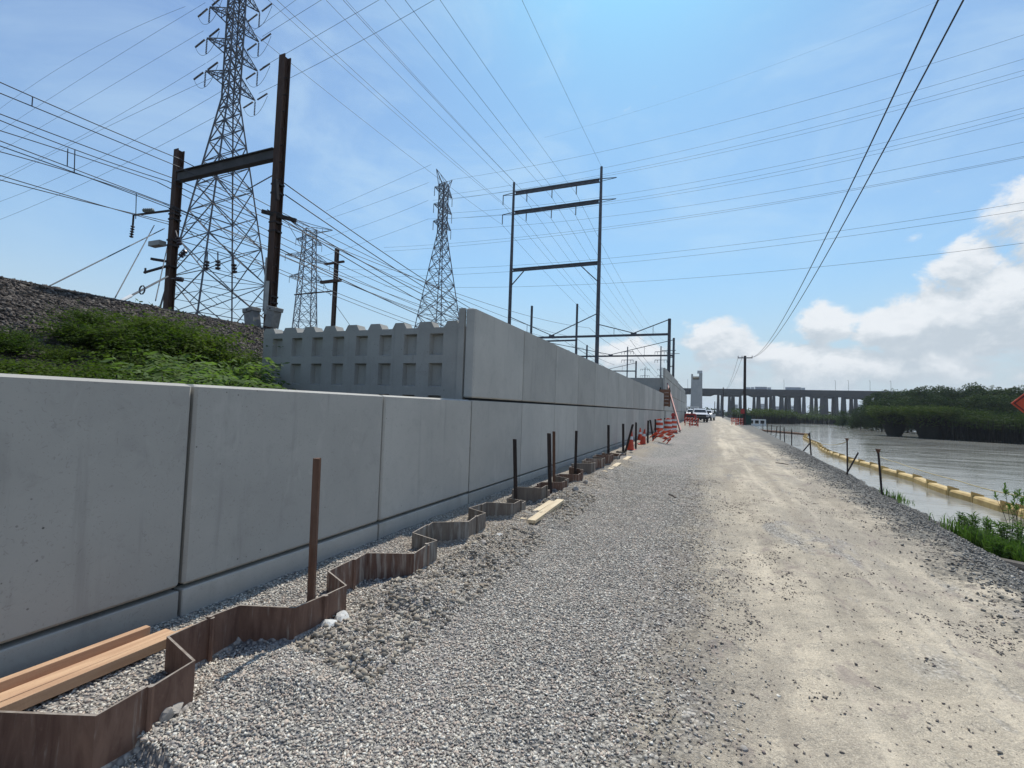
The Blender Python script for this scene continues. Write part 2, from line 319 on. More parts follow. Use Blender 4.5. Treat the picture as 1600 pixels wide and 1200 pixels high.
def raw_mesh(name,V,Fq,mat,smooth=False):
    """numpy verts (n,3) and same-size faces (m,k)"""
    me=bpy.data.meshes.new(name); V=np.ascontiguousarray(V,dtype=np.float32); Fq=np.ascontiguousarray(Fq,dtype=np.int32)
    me.vertices.add(len(V)); me.vertices.foreach_set('co',V.ravel()); k=Fq.shape[1]
    me.loops.add(Fq.size); me.loops.foreach_set('vertex_index',Fq.ravel()); me.polygons.add(len(Fq))
    me.polygons.foreach_set('loop_start',np.arange(0,Fq.size,k,dtype=np.int32)); me.polygons.foreach_set('loop_total',np.full(len(Fq),k,dtype=np.int32))
    if smooth: me.polygons.foreach_set('use_smooth',np.ones(len(Fq),dtype=bool))
    me.materials.append(mat); me.update(calc_edges=True); return me
def bevel(o,w=.01,seg=1):
    md=o.modifiers.new('bevel','BEVEL'); md.width=w; md.segments=seg; md.limit_method='ANGLE'; return o
def bevelled(mb,w,seg=1):
    bm=bmesh.new(); vs=[bm.verts.new(v) for v in mb.v]
    for f in mb.f:
        try: bm.faces.new([vs[i] for i in f])
        except ValueError: pass
    bm.normal_update(); bmesh.ops.bevel(bm,geom=bm.edges[:],offset=w,segments=seg,affect='EDGES',clamp_overlap=True)
    r=MB(); bm.verts.index_update(); r.v=[tuple(v.co) for v in bm.verts]; r.f=[tuple(v.index for v in f.verts) for f in bm.faces]; bm.free(); return r

# ------------------------------------------------------------------ terrain
WATER=-.9
def vnoise(x,y,s,seed=0):
    xs=x*s+seed*17.3; ys=y*s-seed*9.1
    return (np.sin(xs*1.7+1.3*np.sin(ys*1.1+seed))+np.sin(ys*2.1+1.7*np.sin(xs*.9))+.5*np.sin(xs*4.3+ys*3.1)+.5*np.sin(ys*5.1-xs*2.7))/3
SH_Y=[-10,12,16,19,23,28,37,49,93,140,230]; SH_X=[5.4,5.5,5.73,5.81,5.96,6.42,6.48,6.72,7.5,8.5,10.0]
ED_Y=[-10,6,14,25,47,90,230]; ED_X=[2.9,3.0,3.2,3.7,4.5,5.6,7.5]
PILE_X=[-2.97,-2.97,-2.55,-2.55,-2.95,-2.97,-2.93,-2.51,-2.52,-2.54,-2.94,-2.98,-2.97,-2.62,-2.60,-2.60,-2.93,-2.95,-2.98,-2.59,-2.63,-2.64,-3.01,-3.05,-3.08,-2.70,-2.75,-2.74,-3.08,-3.03]
PILE_Y=[-.35,-.15,.02,.50,.62,.92,1.14,1.33,1.55,1.79,1.90,2.18,2.39,2.54,2.79,3.01,3.18,3.5,3.72,3.93,4.22,4.42,4.53,4.87,5.04,5.26,5.58,5.83,6.0,6.28]
_y=6.28
while _y<17.5: PILE_X+=[-3.04,-2.66,-2.66,-3.04,-3.04]; PILE_Y+=[_y+.2,_y+.36,_y+.85,_y+1.0,_y+1.26]; _y+=1.26
def pile_x(y): return np.interp(y,PILE_Y,PILE_X)
def road_z(y): return np.clip(y*.0068,0,.5)
def ground_z(x,y):
    x=np.asarray(x,float); y=np.asarray(y,float); rz=road_z(y)
    z=rz+.02*vnoise(x,y,1.1)+.012*vnoise(x,y,3.7,2)
    z=z+np.where((x>-.6)&(x<3.0),-.035*np.exp(-((x-.45-.12*vnoise(0*x,y,.25))/.22)**2)-.035*np.exp(-((x-2.15-.12*vnoise(0*x,y,.25))/.26)**2)-.02*np.exp(-((x-1.3-.1*vnoise(0*x,y,.35,3))/.12)**2)+.012*vnoise(x,y,7,5)+.008*vnoise(x*1.3,y*.7,15,2),0)
    # spill heaps at the toe of the sheet piling
    heap=np.exp(-((x+2.35)/.42)**2)*(.07+.09*np.clip(vnoise(x*0,y,1.9,5)+.2,0,1)+.03*vnoise(x,y,7,3))
    z=z+heap*(y>1.5)
    e=np.interp(y,ED_Y,ED_X); s=np.interp(y,SH_Y,SH_X)+.15*vnoise(x*0,y,1.3,4); tt=np.clip((x-e)/(s-e),0,3)
    k=tt*tt*(3-2*tt); k=np.where(tt>1,1+(tt-1)*1.2,.35*tt+.65*np.clip(k,0,1))
    z=z-k*(rz-WATER)+np.where(tt>0,.03*vnoise(x,y,5,6),0)
    inner=1/(1+np.exp(-(pile_x(y)-x)/.012)); z=z*(1-inner)+(.13+rz*.9+.018*vnoise(x,y,3.3,8))*inner
    return z
def grid(xs,ys,zf,name,mat,**kw):
    X,Y=np.meshgrid(xs,ys,indexing='ij'); Z=zf(X,Y); V=np.stack([X,Y,Z],-1).reshape(-1,3); n,mm=len(xs),len(ys)
    i=np.arange(n-1)[:,None]*mm+np.arange(mm-1)[None]; Fq=np.stack([i,i+mm,i+mm+1,i+1],-1).reshape(-1,4)
    return link(name,raw_mesh(name,V,Fq,mat,True),**kw)
xs=np.concatenate([np.arange(-3.6,-3.1,.05),np.arange(-3.1,-2.45,.013),np.arange(-2.45,-1.9,.03),np.arange(-1.9,3,.07),np.arange(3,7.5,.09),np.linspace(7.6,13,18)])
ys=np.concatenate([np.arange(-3,7,.03),np.arange(7,9,.06),np.geomspace(9,230,240)])
grid(xs,ys,ground_z,'road',M['ground'],kind='structure')
# ground sheet out to the horizon, river bed included
grid(np.concatenate([np.linspace(-4000,-40,12),np.linspace(-36,60,20),np.linspace(80,4000,12)]),np.concatenate([np.linspace(-3000,-20,6),np.linspace(-10,300,30),np.linspace(340,5000,14)]),
     lambda x,y: np.where(x<-3.6,-.8,-2.2)*(y<300)+np.where(y>=300,np.where(y>400,-.45,-2.2),0),'ground',M['soil'],kind='structure')
mw=MB(); mw.add([(4.6,-60,WATER),(2600,-60,WATER),(2600,425,WATER),(4.6,425,WATER)],[(0,1,2,3)]); mw.build('water',M['water'],kind='structure')

# railway embankment behind the wall
def emb_z(x,y):
    x=np.asarray(x,float); y=np.asarray(y,float); tt=np.clip((-3.76-x)/(13.0-3.76),0,1)
    z=np.interp(x,[-13.0,-12.6,-8.3,-7.6,-3.76],[3.97,3.84,1.75,1.5,1.1])+(.06*vnoise(x,y,.9)+.03*vnoise(x,y,3,1))*(tt<.97)
    return np.where(x<-30,4.0-(-30-x)*.5,z)
grid(np.concatenate([np.linspace(-42,-14,15),np.arange(-13.6,-3.74,.12)]),np.concatenate([np.arange(-8,12,.15),np.geomspace(12,400,90)]),emb_z,'embankment',M['ballast'],kind='structure')

# ballast stones lying on the embankment face
def stones(name,P,size,mat,label=None,jit=.35,flat=.75,**kw):
    n=len(P); base=np.array([[1,0,0],[-1,0,0],[0,1,0],[0,-1,0],[0,0,1],[0,0,-1]],float); oct_f=np.array([[0,2,4],[2,1,4],[1,3,4],[3,0,4],[2,0,5],[1,2,5],[3,1,5],[0,3,5]])
    V=base[None]+rng.normal(0,jit,(n,6,3)); V*=rng.uniform(.55,1.25,(n,1,3)); A=rng.uniform(0,2*pi,(n,3)); ca,sa=np.cos(A),np.sin(A)
    for (i,j,k) in((0,1,0),(1,2,1),(0,2,2)):
        a=V[:,:,i]*ca[:,k:k+1]-V[:,:,j]*sa[:,k:k+1]; b=V[:,:,i]*sa[:,k:k+1]+V[:,:,j]*ca[:,k:k+1]; V[:,:,i]=a; V[:,:,j]=b
    V*=np.asarray(size).reshape(-1,1,1); V[:,:,2]*=flat; V+=P[:,None,:]
    Fq=(oct_f[None]+np.arange(n)[:,None,None]*6).reshape(-1,3)
    return link(name,raw_mesh(name,V.reshape(-1,3),Fq,mat),**kw)
def stonemat(name,cols,rough=.9):
    m,t,b=mk(name); p=t.pos(); g=t.new('ShaderNodeNewGeometry').outputs['Random Per Island']
    r=t.new('ShaderNodeValToRGB'); t.l.new(g,r.inputs[0]); r.color_ramp.interpolation='CONSTANT'
    while len(r.color_ramp.elements)<len(cols): r.color_ramp.elements.new(.5)
    for i,c in enumerate(cols): e=r.color_ramp.elements[i]; e.position=i/len(cols); e.color=(*c,1)
    c=t.mix(t.math('MULTIPLY',t.noise(p,70,3,.6),.3),r.outputs[0],(.25,.23,.21)); t.put(b.inputs['Base Color'],c); b.inputs['Roughness'].default_value=rough; b.inputs['Specular IOR Level'].default_value=.2; return m
M['stone']=stonemat('crushed_stone',[(.38,.35,.30),(.55,.51,.435),(.72,.67,.575),(.45,.415,.355),(.58,.475,.385),(.30,.28,.25),(.82,.77,.67),(.51,.42,.345)])
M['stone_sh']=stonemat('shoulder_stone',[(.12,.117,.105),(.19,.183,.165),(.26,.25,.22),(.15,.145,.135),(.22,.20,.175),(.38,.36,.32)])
M['stone_bal']=stonemat('ballast_stone',[(.03,.024,.02),(.05,.04,.034),(.08,.065,.055),(.04,.03,.024),(.06,.045,.036),(.14,.12,.10)])
n=42000; X=rng.uniform(-13,-7.8,n); Yv=rng.uniform(0.5,13,n)
stones('ballast',np.stack([X,Yv,emb_z(X,Yv)+.005],1),rng.uniform(.022,.055,n),M['stone_bal'],kind='stuff',label='dark crushed stone covering the railway embankment face')
# quarry stone: dense beside the piling, thinning onto the packed road
def scatter(x0,x1,y0,y1,n,power=1.6):
    u=rng.uniform(0,1,n); Yv=y0+(y1-y0)*u**power; X=rng.uniform(x0,x1,n); return X,Yv
P=[];Sz=[]
X,Yv=scatter(-3.5,-2.5,.2,9,27000,1.5); keep=X<pile_x(Yv)-.015; P.append((X[keep],Yv[keep])); Sz.append(rng.uniform(.006,.0125,keep.sum()))
X,Yv=scatter(-3.05,.45,.9,15,215000,1.75)
keep=(rng.uniform(0,1,len(X))<np.clip((16-Yv)/8,.15,1))&(X>pile_x(Yv)+.015)&(rng.uniform(0,1,len(X))<1/(1+np.exp((X+.42+.30*vnoise(X,Yv,1.7,9)+.20*vnoise(X,Yv,6,1))/.20))); P.append((X[keep],Yv[keep])); Sz.append(rng.uniform(.0052,.0122,keep.sum()))
X,Yv=scatter(-.5,3.3,1.6,13,95000,1.6); pn=vnoise(X,Yv*.45,1.7,3)+.6*vnoise(X,Yv,3.1,7)+.5*vnoise(X,Yv*.6,7.3,4); keep=rng.uniform(0,1,len(X))<np.clip(.07+.75*(pn>.62)+.35*((pn>.40)&(pn<=.62))+.5*np.exp(-((X+.25)/.25)**2),0,1); road_s=(X[keep],Yv[keep],.0022+.0105*rng.uniform(0,1,keep.sum())**2.6)
X=np.concatenate([q[0] for q in P]); Yv=np.concatenate([q[1] for q in P]); sz=np.concatenate(Sz)
stones('gravel',np.stack([X,Yv,ground_z(X,Yv)+sz*.35],1),sz,M['stone'],kind='stuff',label='loose blue grey crushed stone along the foot of the wall')
X,Yv,sz=road_s; stones('road_stones',np.stack([X,Yv,ground_z(X,Yv)+sz*.25],1),sz,stonemat('embedded_stone',[(.24,.20,.165),(.15,.13,.115),(.42,.37,.30),(.10,.088,.08),(.30,.235,.20),(.19,.17,.155)]),kind='stuff',label='small brown and grey stones loose on the packed haul road')
X,Yv=scatter(2.3,6.2,4.0,30,62000,1.7); keep=rng.uniform(0,1,len(X))<np.clip((X-2.5-.012*Yv+.3*vnoise(X,Yv,1.4,2))/.8,0.04,1)*np.clip((31-Yv)/9,0,1); X,Yv=X[keep],Yv[keep]; sz=rng.uniform(.009,.022,len(X))
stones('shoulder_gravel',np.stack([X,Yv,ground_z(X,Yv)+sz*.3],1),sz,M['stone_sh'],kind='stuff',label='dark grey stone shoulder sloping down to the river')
X,Yv=scatter(-2.6,-1.85,2.4,9,4200,1.2); keep=vnoise(X*0,Yv,1.3,5)>-.2; X,Yv=X[keep],Yv[keep]; sz=.006+.026*rng.uniform(0,1,len(X))**2.2
stones('rubble',np.stack([X,Yv,ground_z(X,Yv)+sz*.4],1),sz,stonemat('clay_rubble',[(.36,.31,.24),(.30,.25,.19),(.42,.38,.31),(.25,.22,.18)]),kind='stuff',label='brown clay and rubble spilled along the sheet piling')

# ------------------------------------------------------------------ retaining wall
WX=-3.53; TH=.18; L=2.25; J0=2.35; G=.012
def panel_mesh(y0,y1,z0,z1,name='panel'):
    b=bevelled(MB().box((-TH,y0+G,z0+G),(0,y1-G,z1-G)),.02,1); b.v=[(v[0]-.045 if (v[2]>z1-G-.001 and v[0]>-.06) else v[0],v[1],v[2]) for v in b.v]; return b.mesh(name,M['concrete'])
wall=thing('retaining_wall','long low grey precast concrete panel wall beside the gravel road, stepping up past the first panels','wall',(WX,0,0))
pm=panel_mesh(0,L,0,1.5)
pml=bevelled(MB().box((-TH,G,G),(0,L-G,1.5-G-.006)),.007,1).mesh('panel',M['concrete'])
for k in range(-4,19):
    y=J0+k*L
    if y<43.3:
        for z,h in((.352-1.5,pml),(.352,pm if k<2 else pml)): link('panel',h,wall,(0.0,y,z))
for k in range(2,18):
    y=J0+k*L
    link('panel',pm,wall,(0.0,y,1.865))
# dark joint filler behind the panels
jf=MB().box((-.16,J0-9,-1.1),(-.10,43.4,1.80)).box((-.16,6.9,1.80),(-.10,43.0,3.30)); jf.build('joint_backing',M['black'],wall)
wall2=thing('tall_retaining_wall','taller far section of grey precast panel wall beyond the ladder, four panels high','wall',(WX,43.6,0))
for i in range(21):
    for zi in range(5):
        z=.352-1.5*.0+1.5*zi-1.5
        if zi==4:
            if i>17: continue
            hh=.78
            me=MB().box((-TH,G,G),(0,L-G,hh-(.25 if i>8 else 0))).mesh('panel',M['concrete'])
            link('panel',me,wall2,(0.0,i*L,z+.01))
        else: link('panel',pm,wall2,(0.0,i*L,z+.01))
MB().box((-.16,.05,-1.1),(-.10,47,5.6)).build('joint_backing',M['black'],wall2)
# waffle-backed return wall
def return_wall(name,label,x0,x1,y,zb,zt,cols,rows,mat,th=.22):
    r=thing(name,label,'wall',(0,y,0)); xs_=[x0]; 
    for a,b in cols: xs_+=[a,b]
    xs_.append(x1); zs_=[zb]
    for a,b in rows: zs_+=[a,b]
    zs_.append(zt); body=MB()
    for i in range(len(xs_)-1):
        for j in range(len(zs_)-1):
            X0,X1,Z0,Z1=xs_[i],xs_[i+1],zs_[j],zs_[j+1]
            if i%2==1 and j%2==1:
                d=.09; c=.022
                a=[(X0,0,Z0),(X1,0,Z0),(X1,0,Z1),(X0,0,Z1)]; b=[(X0+c,d,Z0+c),(X1-c,d,Z0+c),(X1-c,d,Z1-c),(X0+c,d,Z1-c)]
                body.add(a+b,[(0,1,5,4),(1,2,6,5),(2,3,7,6),(3,0,4,7),(4,5,6,7)])
            else: body.add([(X0,0,Z0),(X1,0,Z0),(X1,0,Z1),(X0,0,Z1)],[(0,1,2,3)])
    body.add([(x0,0,zb),(x0,th,zb),(x0,th,zt),(x0,0,zt)],[(0,1,2,3)]).add([(x0,0,zt),(x0,th,zt),(x1,th,zt),(x1,0,zt)],[(0,3,2,1)]).add([(x1,0,zb),(x1,th,zb),(x1,th,zt),(x1,0,zt)],[(0,3,2,1)]).add([(x0,th,zb),(x1,th,zb),(x1,th,zt),(x0,th,zt)],[(0,3,2,1)])
    body.build('wall_body',mat,r); return r
cx=[-8.10,-7.58,-7.06,-6.54,-6.00,-5.47,-4.94,-4.415]
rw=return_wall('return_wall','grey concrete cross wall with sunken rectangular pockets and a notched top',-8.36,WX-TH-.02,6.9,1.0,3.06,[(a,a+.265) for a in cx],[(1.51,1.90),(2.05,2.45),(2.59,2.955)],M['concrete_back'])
for a,b in [(-8.355,-8.07),(-7.81,-7.48),(-7.28,-7.01),(-6.77,-6.49),(-6.23,-5.97),(-5.71,-5.45),(-5.17,-4.93),(-4.65,-4.37),(-4.11,-3.87)]:
    mbx=MB(); c=.03; t0,t1=3.0605,3.165
    mbx.add([(a-c,0.002,t0),(b+c,0.002,t0),(b+c,.218,t0),(a-c,.218,t0),(a+c,0.002,t1),(b-c,0.002,t1),(b-c,.218,t1),(a+c,.218,t1)],[(4,5,6,7),(0,1,5,4),(1,2,6,5),(2,3,7,6),(3,0,4,7)])
    mbx.build('top_lug',M['concrete_back'],rw)
MB().box((-3.85,-.03,1.0),(-3.735,.02,3.36)).build('end_strip',M['concrete_back'],rw)
rw2=thing('far_return_wall','dark grey cross wall joining the tall far panels above the long wall','wall',(0,43.75,0))
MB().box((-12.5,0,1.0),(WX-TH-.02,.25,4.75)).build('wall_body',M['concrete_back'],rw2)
fm=thing('timber_formwork','brown timber formwork box fixed to the end of the tall wall','formwork',(WX+.06,43.45,0))
b=MB()
for i in range(5): b.box((-.5,-.12,2.25+i*.3),(.45,-.06,2.25+i*.3+.27))
b.build('board',simple('weathered_formply',(.22,.10,.05),(.15,.07,.04),3,.8),fm)
MB().box((-.45,-.055,2.2),(-.35,.1,3.9)).box((.30,-.055,2.2),(.40,.1,3.9)).build('frame',M['wood_pole'],fm)

# ------------------------------------------------------------------ sheet piling
def zsheet(path,z0,z1,name,mat,parent,label=None):
    P=np.array(path,float); th=.014; T=np.gradient(P,axis=0); T/=np.linalg.norm(T,axis=1)[:,None]; N=np.stack([T[:,1],-T[:,0]],1)
    A=P+N*th/2; B=P-N*th/2; k=len(P); b=MB(); z1s=z1 if hasattr(z1,'__len__') else [z1]*k
    for i in range(k-1):
        for (Q,fl) in((A,0),(B,1)):
            q=[(*Q[i],z0),(*Q[i+1],z0),(*Q[i+1],z1s[i+1]),(*Q[i],z1s[i])]; b.add(q,[(0,1,2,3) if not fl else (3,2,1,0)])
        b.add([(*A[i],z1s[i]),(*A[i+1],z1s[i+1]),(*B[i+1],z1s[i+1]),(*B[i],z1s[i])],[(0,1,2,3)])
    for i in(0,k-1): b.add([(*A[i],z0),(*B[i],z0),(*B[i],z1s[i]),(*A[i],z1s[i])],[(0,1,2,3)])
    # interlock bead on both edges
    b.cyl((*P[0],z0),(*P[0],z1s[0]+.002),.02,n=7); b.cyl((*(P[-1]+N[-1]*.018),z0),(*(P[-1]+N[-1]*.018),z1s[-1]+.002),.016,n=7)
    o=b.build(name,mat,parent,top=M['cut_edge'])
    if label:o['label']=label
    return o
sp=thing('sheet_pile_wall','low zigzag line of rusted steel sheet piles sunk in the gravel below the panels','sheet piling')
px=[[(233,1072),(303,1034),(262.5,995),(328,964)],[(328,964),(375,945),(461,947.5),(506.7,929)],[(506.7,929),(541,913),(513,892),(552,874.7)],[(552,874.7),(573,863.5),(646.7,863.5),(666.7,850.7)],
    [(666.7,850.7),(682.7,843),(645,832),(666.7,821)],[(666.7,821),(676,815.5),(732,815.5),(744,806.7)],[(744,806.7),(758.7,801),(733,793),(752,788)]]
paths=[[tuple(onz(*q,.32)[:2]) for q in s_] for s_ in px]
pre=[[(-2.97,-.35),(-2.97,-.15),(-2.55,.02),(-2.55,.27)],[(-2.55,.27),(-2.55,.50),(-2.95,.62),(-2.97,.92)],[(-2.97,.92),(-2.93,1.14),(-2.51,1.33),(-2.52,1.55)]]
paths=pre+paths; y=paths[-1][-1][1]; x_b,x_f=-3.04,-2.66; last=paths[-1][-1]
while y<17.5:
    paths.append([last,(x_b,y+.2),(x_f,y+.36),(x_f,y+.62)]); paths.append([(x_f,y+.62),(x_f,y+.85),(x_b,y+1.0),(x_b,y+1.26)]); last=(x_b,y+1.26); y+=1.26
for i,pth in enumerate(paths):
    ym=np.mean([q[1] for q in pth]); z1=.32+(0 if ym<3 else (.0 if ym<6.3 else float(rng.uniform(-.08,.10))))
    m_=M['rust'] if ym<3.9 else (M['rust_grey'] if ym<7.6 else (M['rust'] if i%3 else M['rust_grey']))
    zs=[z1+float(rng.uniform(-.010,.010)) for _ in pth]
    zsheet([(a,b_) for a,b_ in pth],-.8,zs,'sheet',m_,sp)
# bolt hole plug on the nearest sheet and torch-cut drain holes
MB().tube([(-2.49,.62,-.02),(-2.46,.63,-.02)],[.03,.024],10).build('bolt',M['rust_grey'],sp)

def stake(xt,yt,xb,yb,X=-2.78,w=.07,label='',mat='rust_post',lean=0):
    base=onX(xb,yb,X) if X is not None else onz(xb,yb,.1); top=onY(xt,yt,base[1]+lean); base=np.array(base); d=(top-base)/np.linalg.norm(top-base); b0=base-d*.35
    b=MB(); n=7; th=w*.22
    prof=[(-.5,-.5),(.5,-.5),(.5,-.5+.3),(-.5+.3,-.5+.3),(-.5+.3,.5),(-.5,.5)]
    vs=[];
    for q in(b0,top):
        for (a,c) in prof: vs.append((q[0]+a*w,q[1]+c*w,q[2]))
    b.add(vs,[(0,1,7,6),(1,2,8,7),(2,3,9,8),(3,4,10,9),(4,5,11,10),(5,0,6,11),(6,7,8,9,10,11)])
    o=b.build('steel_stake',M[mat],None,loc=(0,0,0),label=label,cat='stake',group='steel stakes along the sheet piling')
    c=Vector(base); o.data.transform(Matrix.Translation(-c)); o.location=c; return o
STK=[(499,716,489,950,-2.655,.062,'nearest tall brown steel stake, standing alone in the gravel by the zigzag piles'),
 (805,686,807,798,-2.9,.062,'grey brown steel stake rising from the first box of grey sheet piles'),
 (858.5,677,860,760,-2.80,.075,'front and thicker stake of the close pair before the timber offcuts'),
 (866,674,866,752,-2.95,.06,'thinner stake just behind the other in the close pair'),
 (901,673,899,745,-2.85,.06,'dark stake standing alone between the close pair and the long pale board'),
 (951,664,951,716,-2.85,.075,'dark stake right at the far pale board, nearer of the two there'),
 (974,662,974,714,-2.8,.085,'dark stake just before the first orange cone'),
 (989,663,979,700,-2.8,.08,'stake leaning steeply to the right over the first orange cone'),
 (994,660,993.5,700,-2.8,.08,'upright dark stake between the first cone and the second cone'),
 (1013,657,1012,693,-2.7,.09,'dark stake where the fallen rail lies on the gravel'),
 (1016,656,1021,688,-2.7,.09,'dark stake tilted against its neighbour beside the fallen rail'),
 (1024,655,1024,683,-2.75,.09,'dark stake close before the first striped drum'),
 (1033,654,1031,680,-2.75,.09,'dark stake tilted just behind the first striped drum'),
 (1038.5,653,1038.5,676,-2.75,.09,'farthest dark stake, between the striped drums')]
for s_ in STK: stake(*s_[:4],X=s_[4],w=s_[5],label=s_[6],mat='rust_post' if s_[1]>700 or s_[0]==866 else 'dark_steel')
# fallen rail
a=onz(1013,690,.18); b_=onz(1033,697,.12)
MB().bar(a,b_,.10,.08).build('fallen_rail',M['dark_steel'],label='short dark steel rail lying on the gravel beside the tilted stakes',cat='steel bar')

for i,((a_,b_),c_,lb) in enumerate([(((1212,723),(1232,726)),'bark','short dark stick lying on the far road right of centre'),(((1045,772),(1056,778)),'bark','thin twig on the gravel beyond the timber offcuts'),(((640,1010),(668,1003)),'wood_pole','dark splinter of wood on the near gravel')]):
    A_=onz(*a_,.03+road_z(20)*(i<2)); B2_=onz(*b_,.03+road_z(20)*(i<2)); MB().tube([(0,0,0),(B2_-A_)*.5+(0,0,.01),B2_-A_],[.014,.018,.009],5).build('stick',M['wood_pole'],None,loc=tuple(A_),label=lb,cat='stick')
# timber
def board(p0,p1,w,h,mat,label,group):
    b=bevelled(MB().bar((0,0,0),np.array(p1)-np.array(p0),w,h),.002); o=b.build('timber_board',M[mat],None,loc=tuple(p0),label=label,cat='board',group=group); return o
g1='fresh timbers lying between the wall and the piling'
board((-3.345,-.6,.235),(-3.345,2.03,.205),.045,.09,'wood_new','new timber plank nearest the concrete wall, in the stack of three on the gravel',g1)
board((-3.235,-.6,.215),(-3.235,2.10,.195),.09,.045,'wood_new','middle flat plank of the three new timbers beside the piling',g1)
board((-3.150,-.6,.200),(-3.165,2.22,.185),.055,.06,'wood_new','new timber plank of the three lying closest to the rusty piling',g1)
board((-3.285,1.2,.185),(-3.285,2.0,.170),.14,.03,'wood_new','wide short offcut underneath the three new timbers',g1)
g2='pale timber offcuts on the gravel'
def bpx(x0,y0,x1,y1,z,w,h,label): board(onz(x0,y0,z),onz(x1,y1,z+.02),w,h,'wood_pale',label,g2)
bpx(817,813,876,775,.13,.10,.045,'pale offcut nearest the sheet piles in the heap by the close pair of stakes')
bpx(830,815,876,782,.17,.12,.045,'broadest top board of the heap of offcuts by the close pair of stakes')
bpx(845,812,881,784,.11,.09,.045,'outermost offcut on the road side of the heap of boards')
bpx(822,822,836,812,.08,.09,.04,'short stub of pale timber poking from the near end of the heap')
bpx(945,738,963,728,.16,.13,.05,'nearer of the two pale boards lying end to end on the gravel')
bpx(960,729,984,714,.18,.15,.05,'farther of the two pale boards lying end to end on the gravel')

# ------------------------------------------------------------------ railway
trk=thing('railway_track','railway track along the top of the ballast embankment','track',(-13.55,0,3.93))
for xo in(0,-1.435): MB().box((xo-.035,-8,.0),(xo+.035,300,.15)).box((xo-.07,-8,-.01),(xo+.07,300,.02)).build('rail',M['rail'],trk)
slm=MB().box((-2.0,-.12,-.16),(.55,.12,-.012)).mesh('sleeper',M['wood_pole'])
for k in range(60): link('sleeper',slm,trk,(0,-4+k*.62,0))

def hpost(b,x,y,z0,z1,w=.35):
    f=.03; b.box((x-w/2,y-w/2,z0),(x+w/2,y-w/2+f,z1)).box((x-w/2,y+w/2-f,z0),(x+w/2,y+w/2,z1)).box((x-.012,y-w/2+f,z0),(x+.012,y+w/2-f,z1)); return b
def ins_string(b,a,d,L,n=8,r=.11):
    """row of insulator discs from a along unit d"""
    a=np.array(a,float); d=np.array(d,float); d/=np.linalg.norm(d)
    pts=[];rs=[]
    for i in range(n):
        for q,rr in((0,.03),(.25,r),(.55,r*.9),(.8,.03)): pts.append(a+d*L*(i+q)/n); rs.append(rr)
    b.tube(pts,rs,6); return b
# near portal
pt=thing('catenary_portal','brown steel railway portal of two tall H posts joined by a beam, nearest the camera','portal',(-13.45,11.3,4.0))
W0=np.array((-13.45,11.3,4.0))
def part(name,fn,mat,parent,org,label=None):
    b=MB(); fn(b); b.v=[tuple(np.array(v)-org) for v in b.v]; o=b.build(name,M[mat],parent)
    if label:o['label']=label
    return o
M['portal']=rust('portal_steel',(.055,.028,.018),(.085,.045,.028),(.11,.085,.07),.35)
M['beam']=simple('grey_portal_beam',(.075,.07,.068),(.055,.052,.05),3,.75)
pr=part('post',lambda b:hpost(b,-13.45,11.3,3.2,13.4,.265),'portal',pt,W0)
pl=part('post',lambda b:hpost(b,-18.72,11.3,3.6,11.08,.25),'portal',pt,W0)
part('beam',lambda b:b.box((-18.59,11.2,9.82),(-13.59,11.23,10.14)).box((-18.59,11.12,9.79),(-13.59,11.34,9.82)).box((-18.59,11.12,10.14),(-13.59,11.34,10.17)),'beam',pt,W0)
for (x,zs) in((-18.72,(8.75,8.55,8.35,7.55,7.35,6.55)),(-13.45,(8.9,8.6,7.9,7.6,7.3,5.1,4.9,4.75))):
    for z in zs: part('strap',lambda b:b.box((x-.15,11.15,z),(x+.15,11.45,z+.06)),'dark_steel',pt,W0)
for i in range(14):
    part('step_bolt',lambda b:b.bar((-13.31,11.2,5+i*.58),(-13.18,11.2,5+i*.58),.025),'dark_steel',pt,W0)
part('bracket',lambda b:(b.bar((-18.9,11.2,8.72),(-21.1,11.25,8.85),.06),b.bar((-21.1,11.2,8.85),(-21.1,11.2,8.4),.05)),'dark_steel',pt,W0)
part('insulator',lambda b:ins_string(b,(-19.9,11.2,8.86),(-1,0,.12),.6,5,.09),'insul_grey',pt,W0)
part('insulator',lambda b:ins_string(b,(-21.1,11.2,8.4),(-.1,0,-1),.5,5,.08),'insul',pt,W0)
part('junction_box',lambda b:b.box((-19.6,10.95,7.35),(-18.95,11.2,7.53)),'boxgrey',pt,W0)
part('crossarm',lambda b:(b.bar((-20.15,11.2,6.45),(-18.6,11.1,6.55),.07),b.bar((-20.1,11.2,6.4),(-20.1,11.2,6.62),.05)),'dark_steel',pt,W0)
part('crossarm',lambda b:b.bar((-19.4,11.0,6.85),(-18.8,11.1,6.75),.11,.09),'dark_steel',pt,W0)
for q,d_ in(((-18.45,11.2,7.9),(.45,0,-.9)),((-18.3,11.2,6.7),(.8,0,.6)),((-18.5,11.2,6.1),(1,0,-.15)),((-15.4,11.3,6.7),(.2,0,-1)),((-16.2,11.3,6.9),(.1,0,-1)),((-16.6,11.2,6.9),(0,0,-1))):
    part('insulator',lambda b:(ins_string(b,np.array(q)+np.array(d_)*.3,d_,.36,3,.10),b.bar(q,np.array(q)+np.array(d_)*.3,.03)),'insul',pt,W0)
part('crossarm',lambda b:b.bar((-13.75,11.0,7.95),(-12.85,11.6,7.75),.09,.12),'wood_pole',pt,W0)
part('bracket',lambda b:b.bar((-13.3,11.1,9.0),(-13.2,11.1,8.3),.1),'dark_steel',pt,W0)
part('cable_run',lambda b:(b.bar((-13.4,11.08,4.5),(-13.4,11.08,5.6),.12,.05),b.bar((-13.52,11.09,4.6),(-13.52,11.09,6.4),.04)),'boxgrey',pt,W0)
M['cabinet']=simple('aged_cabinet_enamel',(.27,.26,.235),(.20,.19,.17),5,.7)
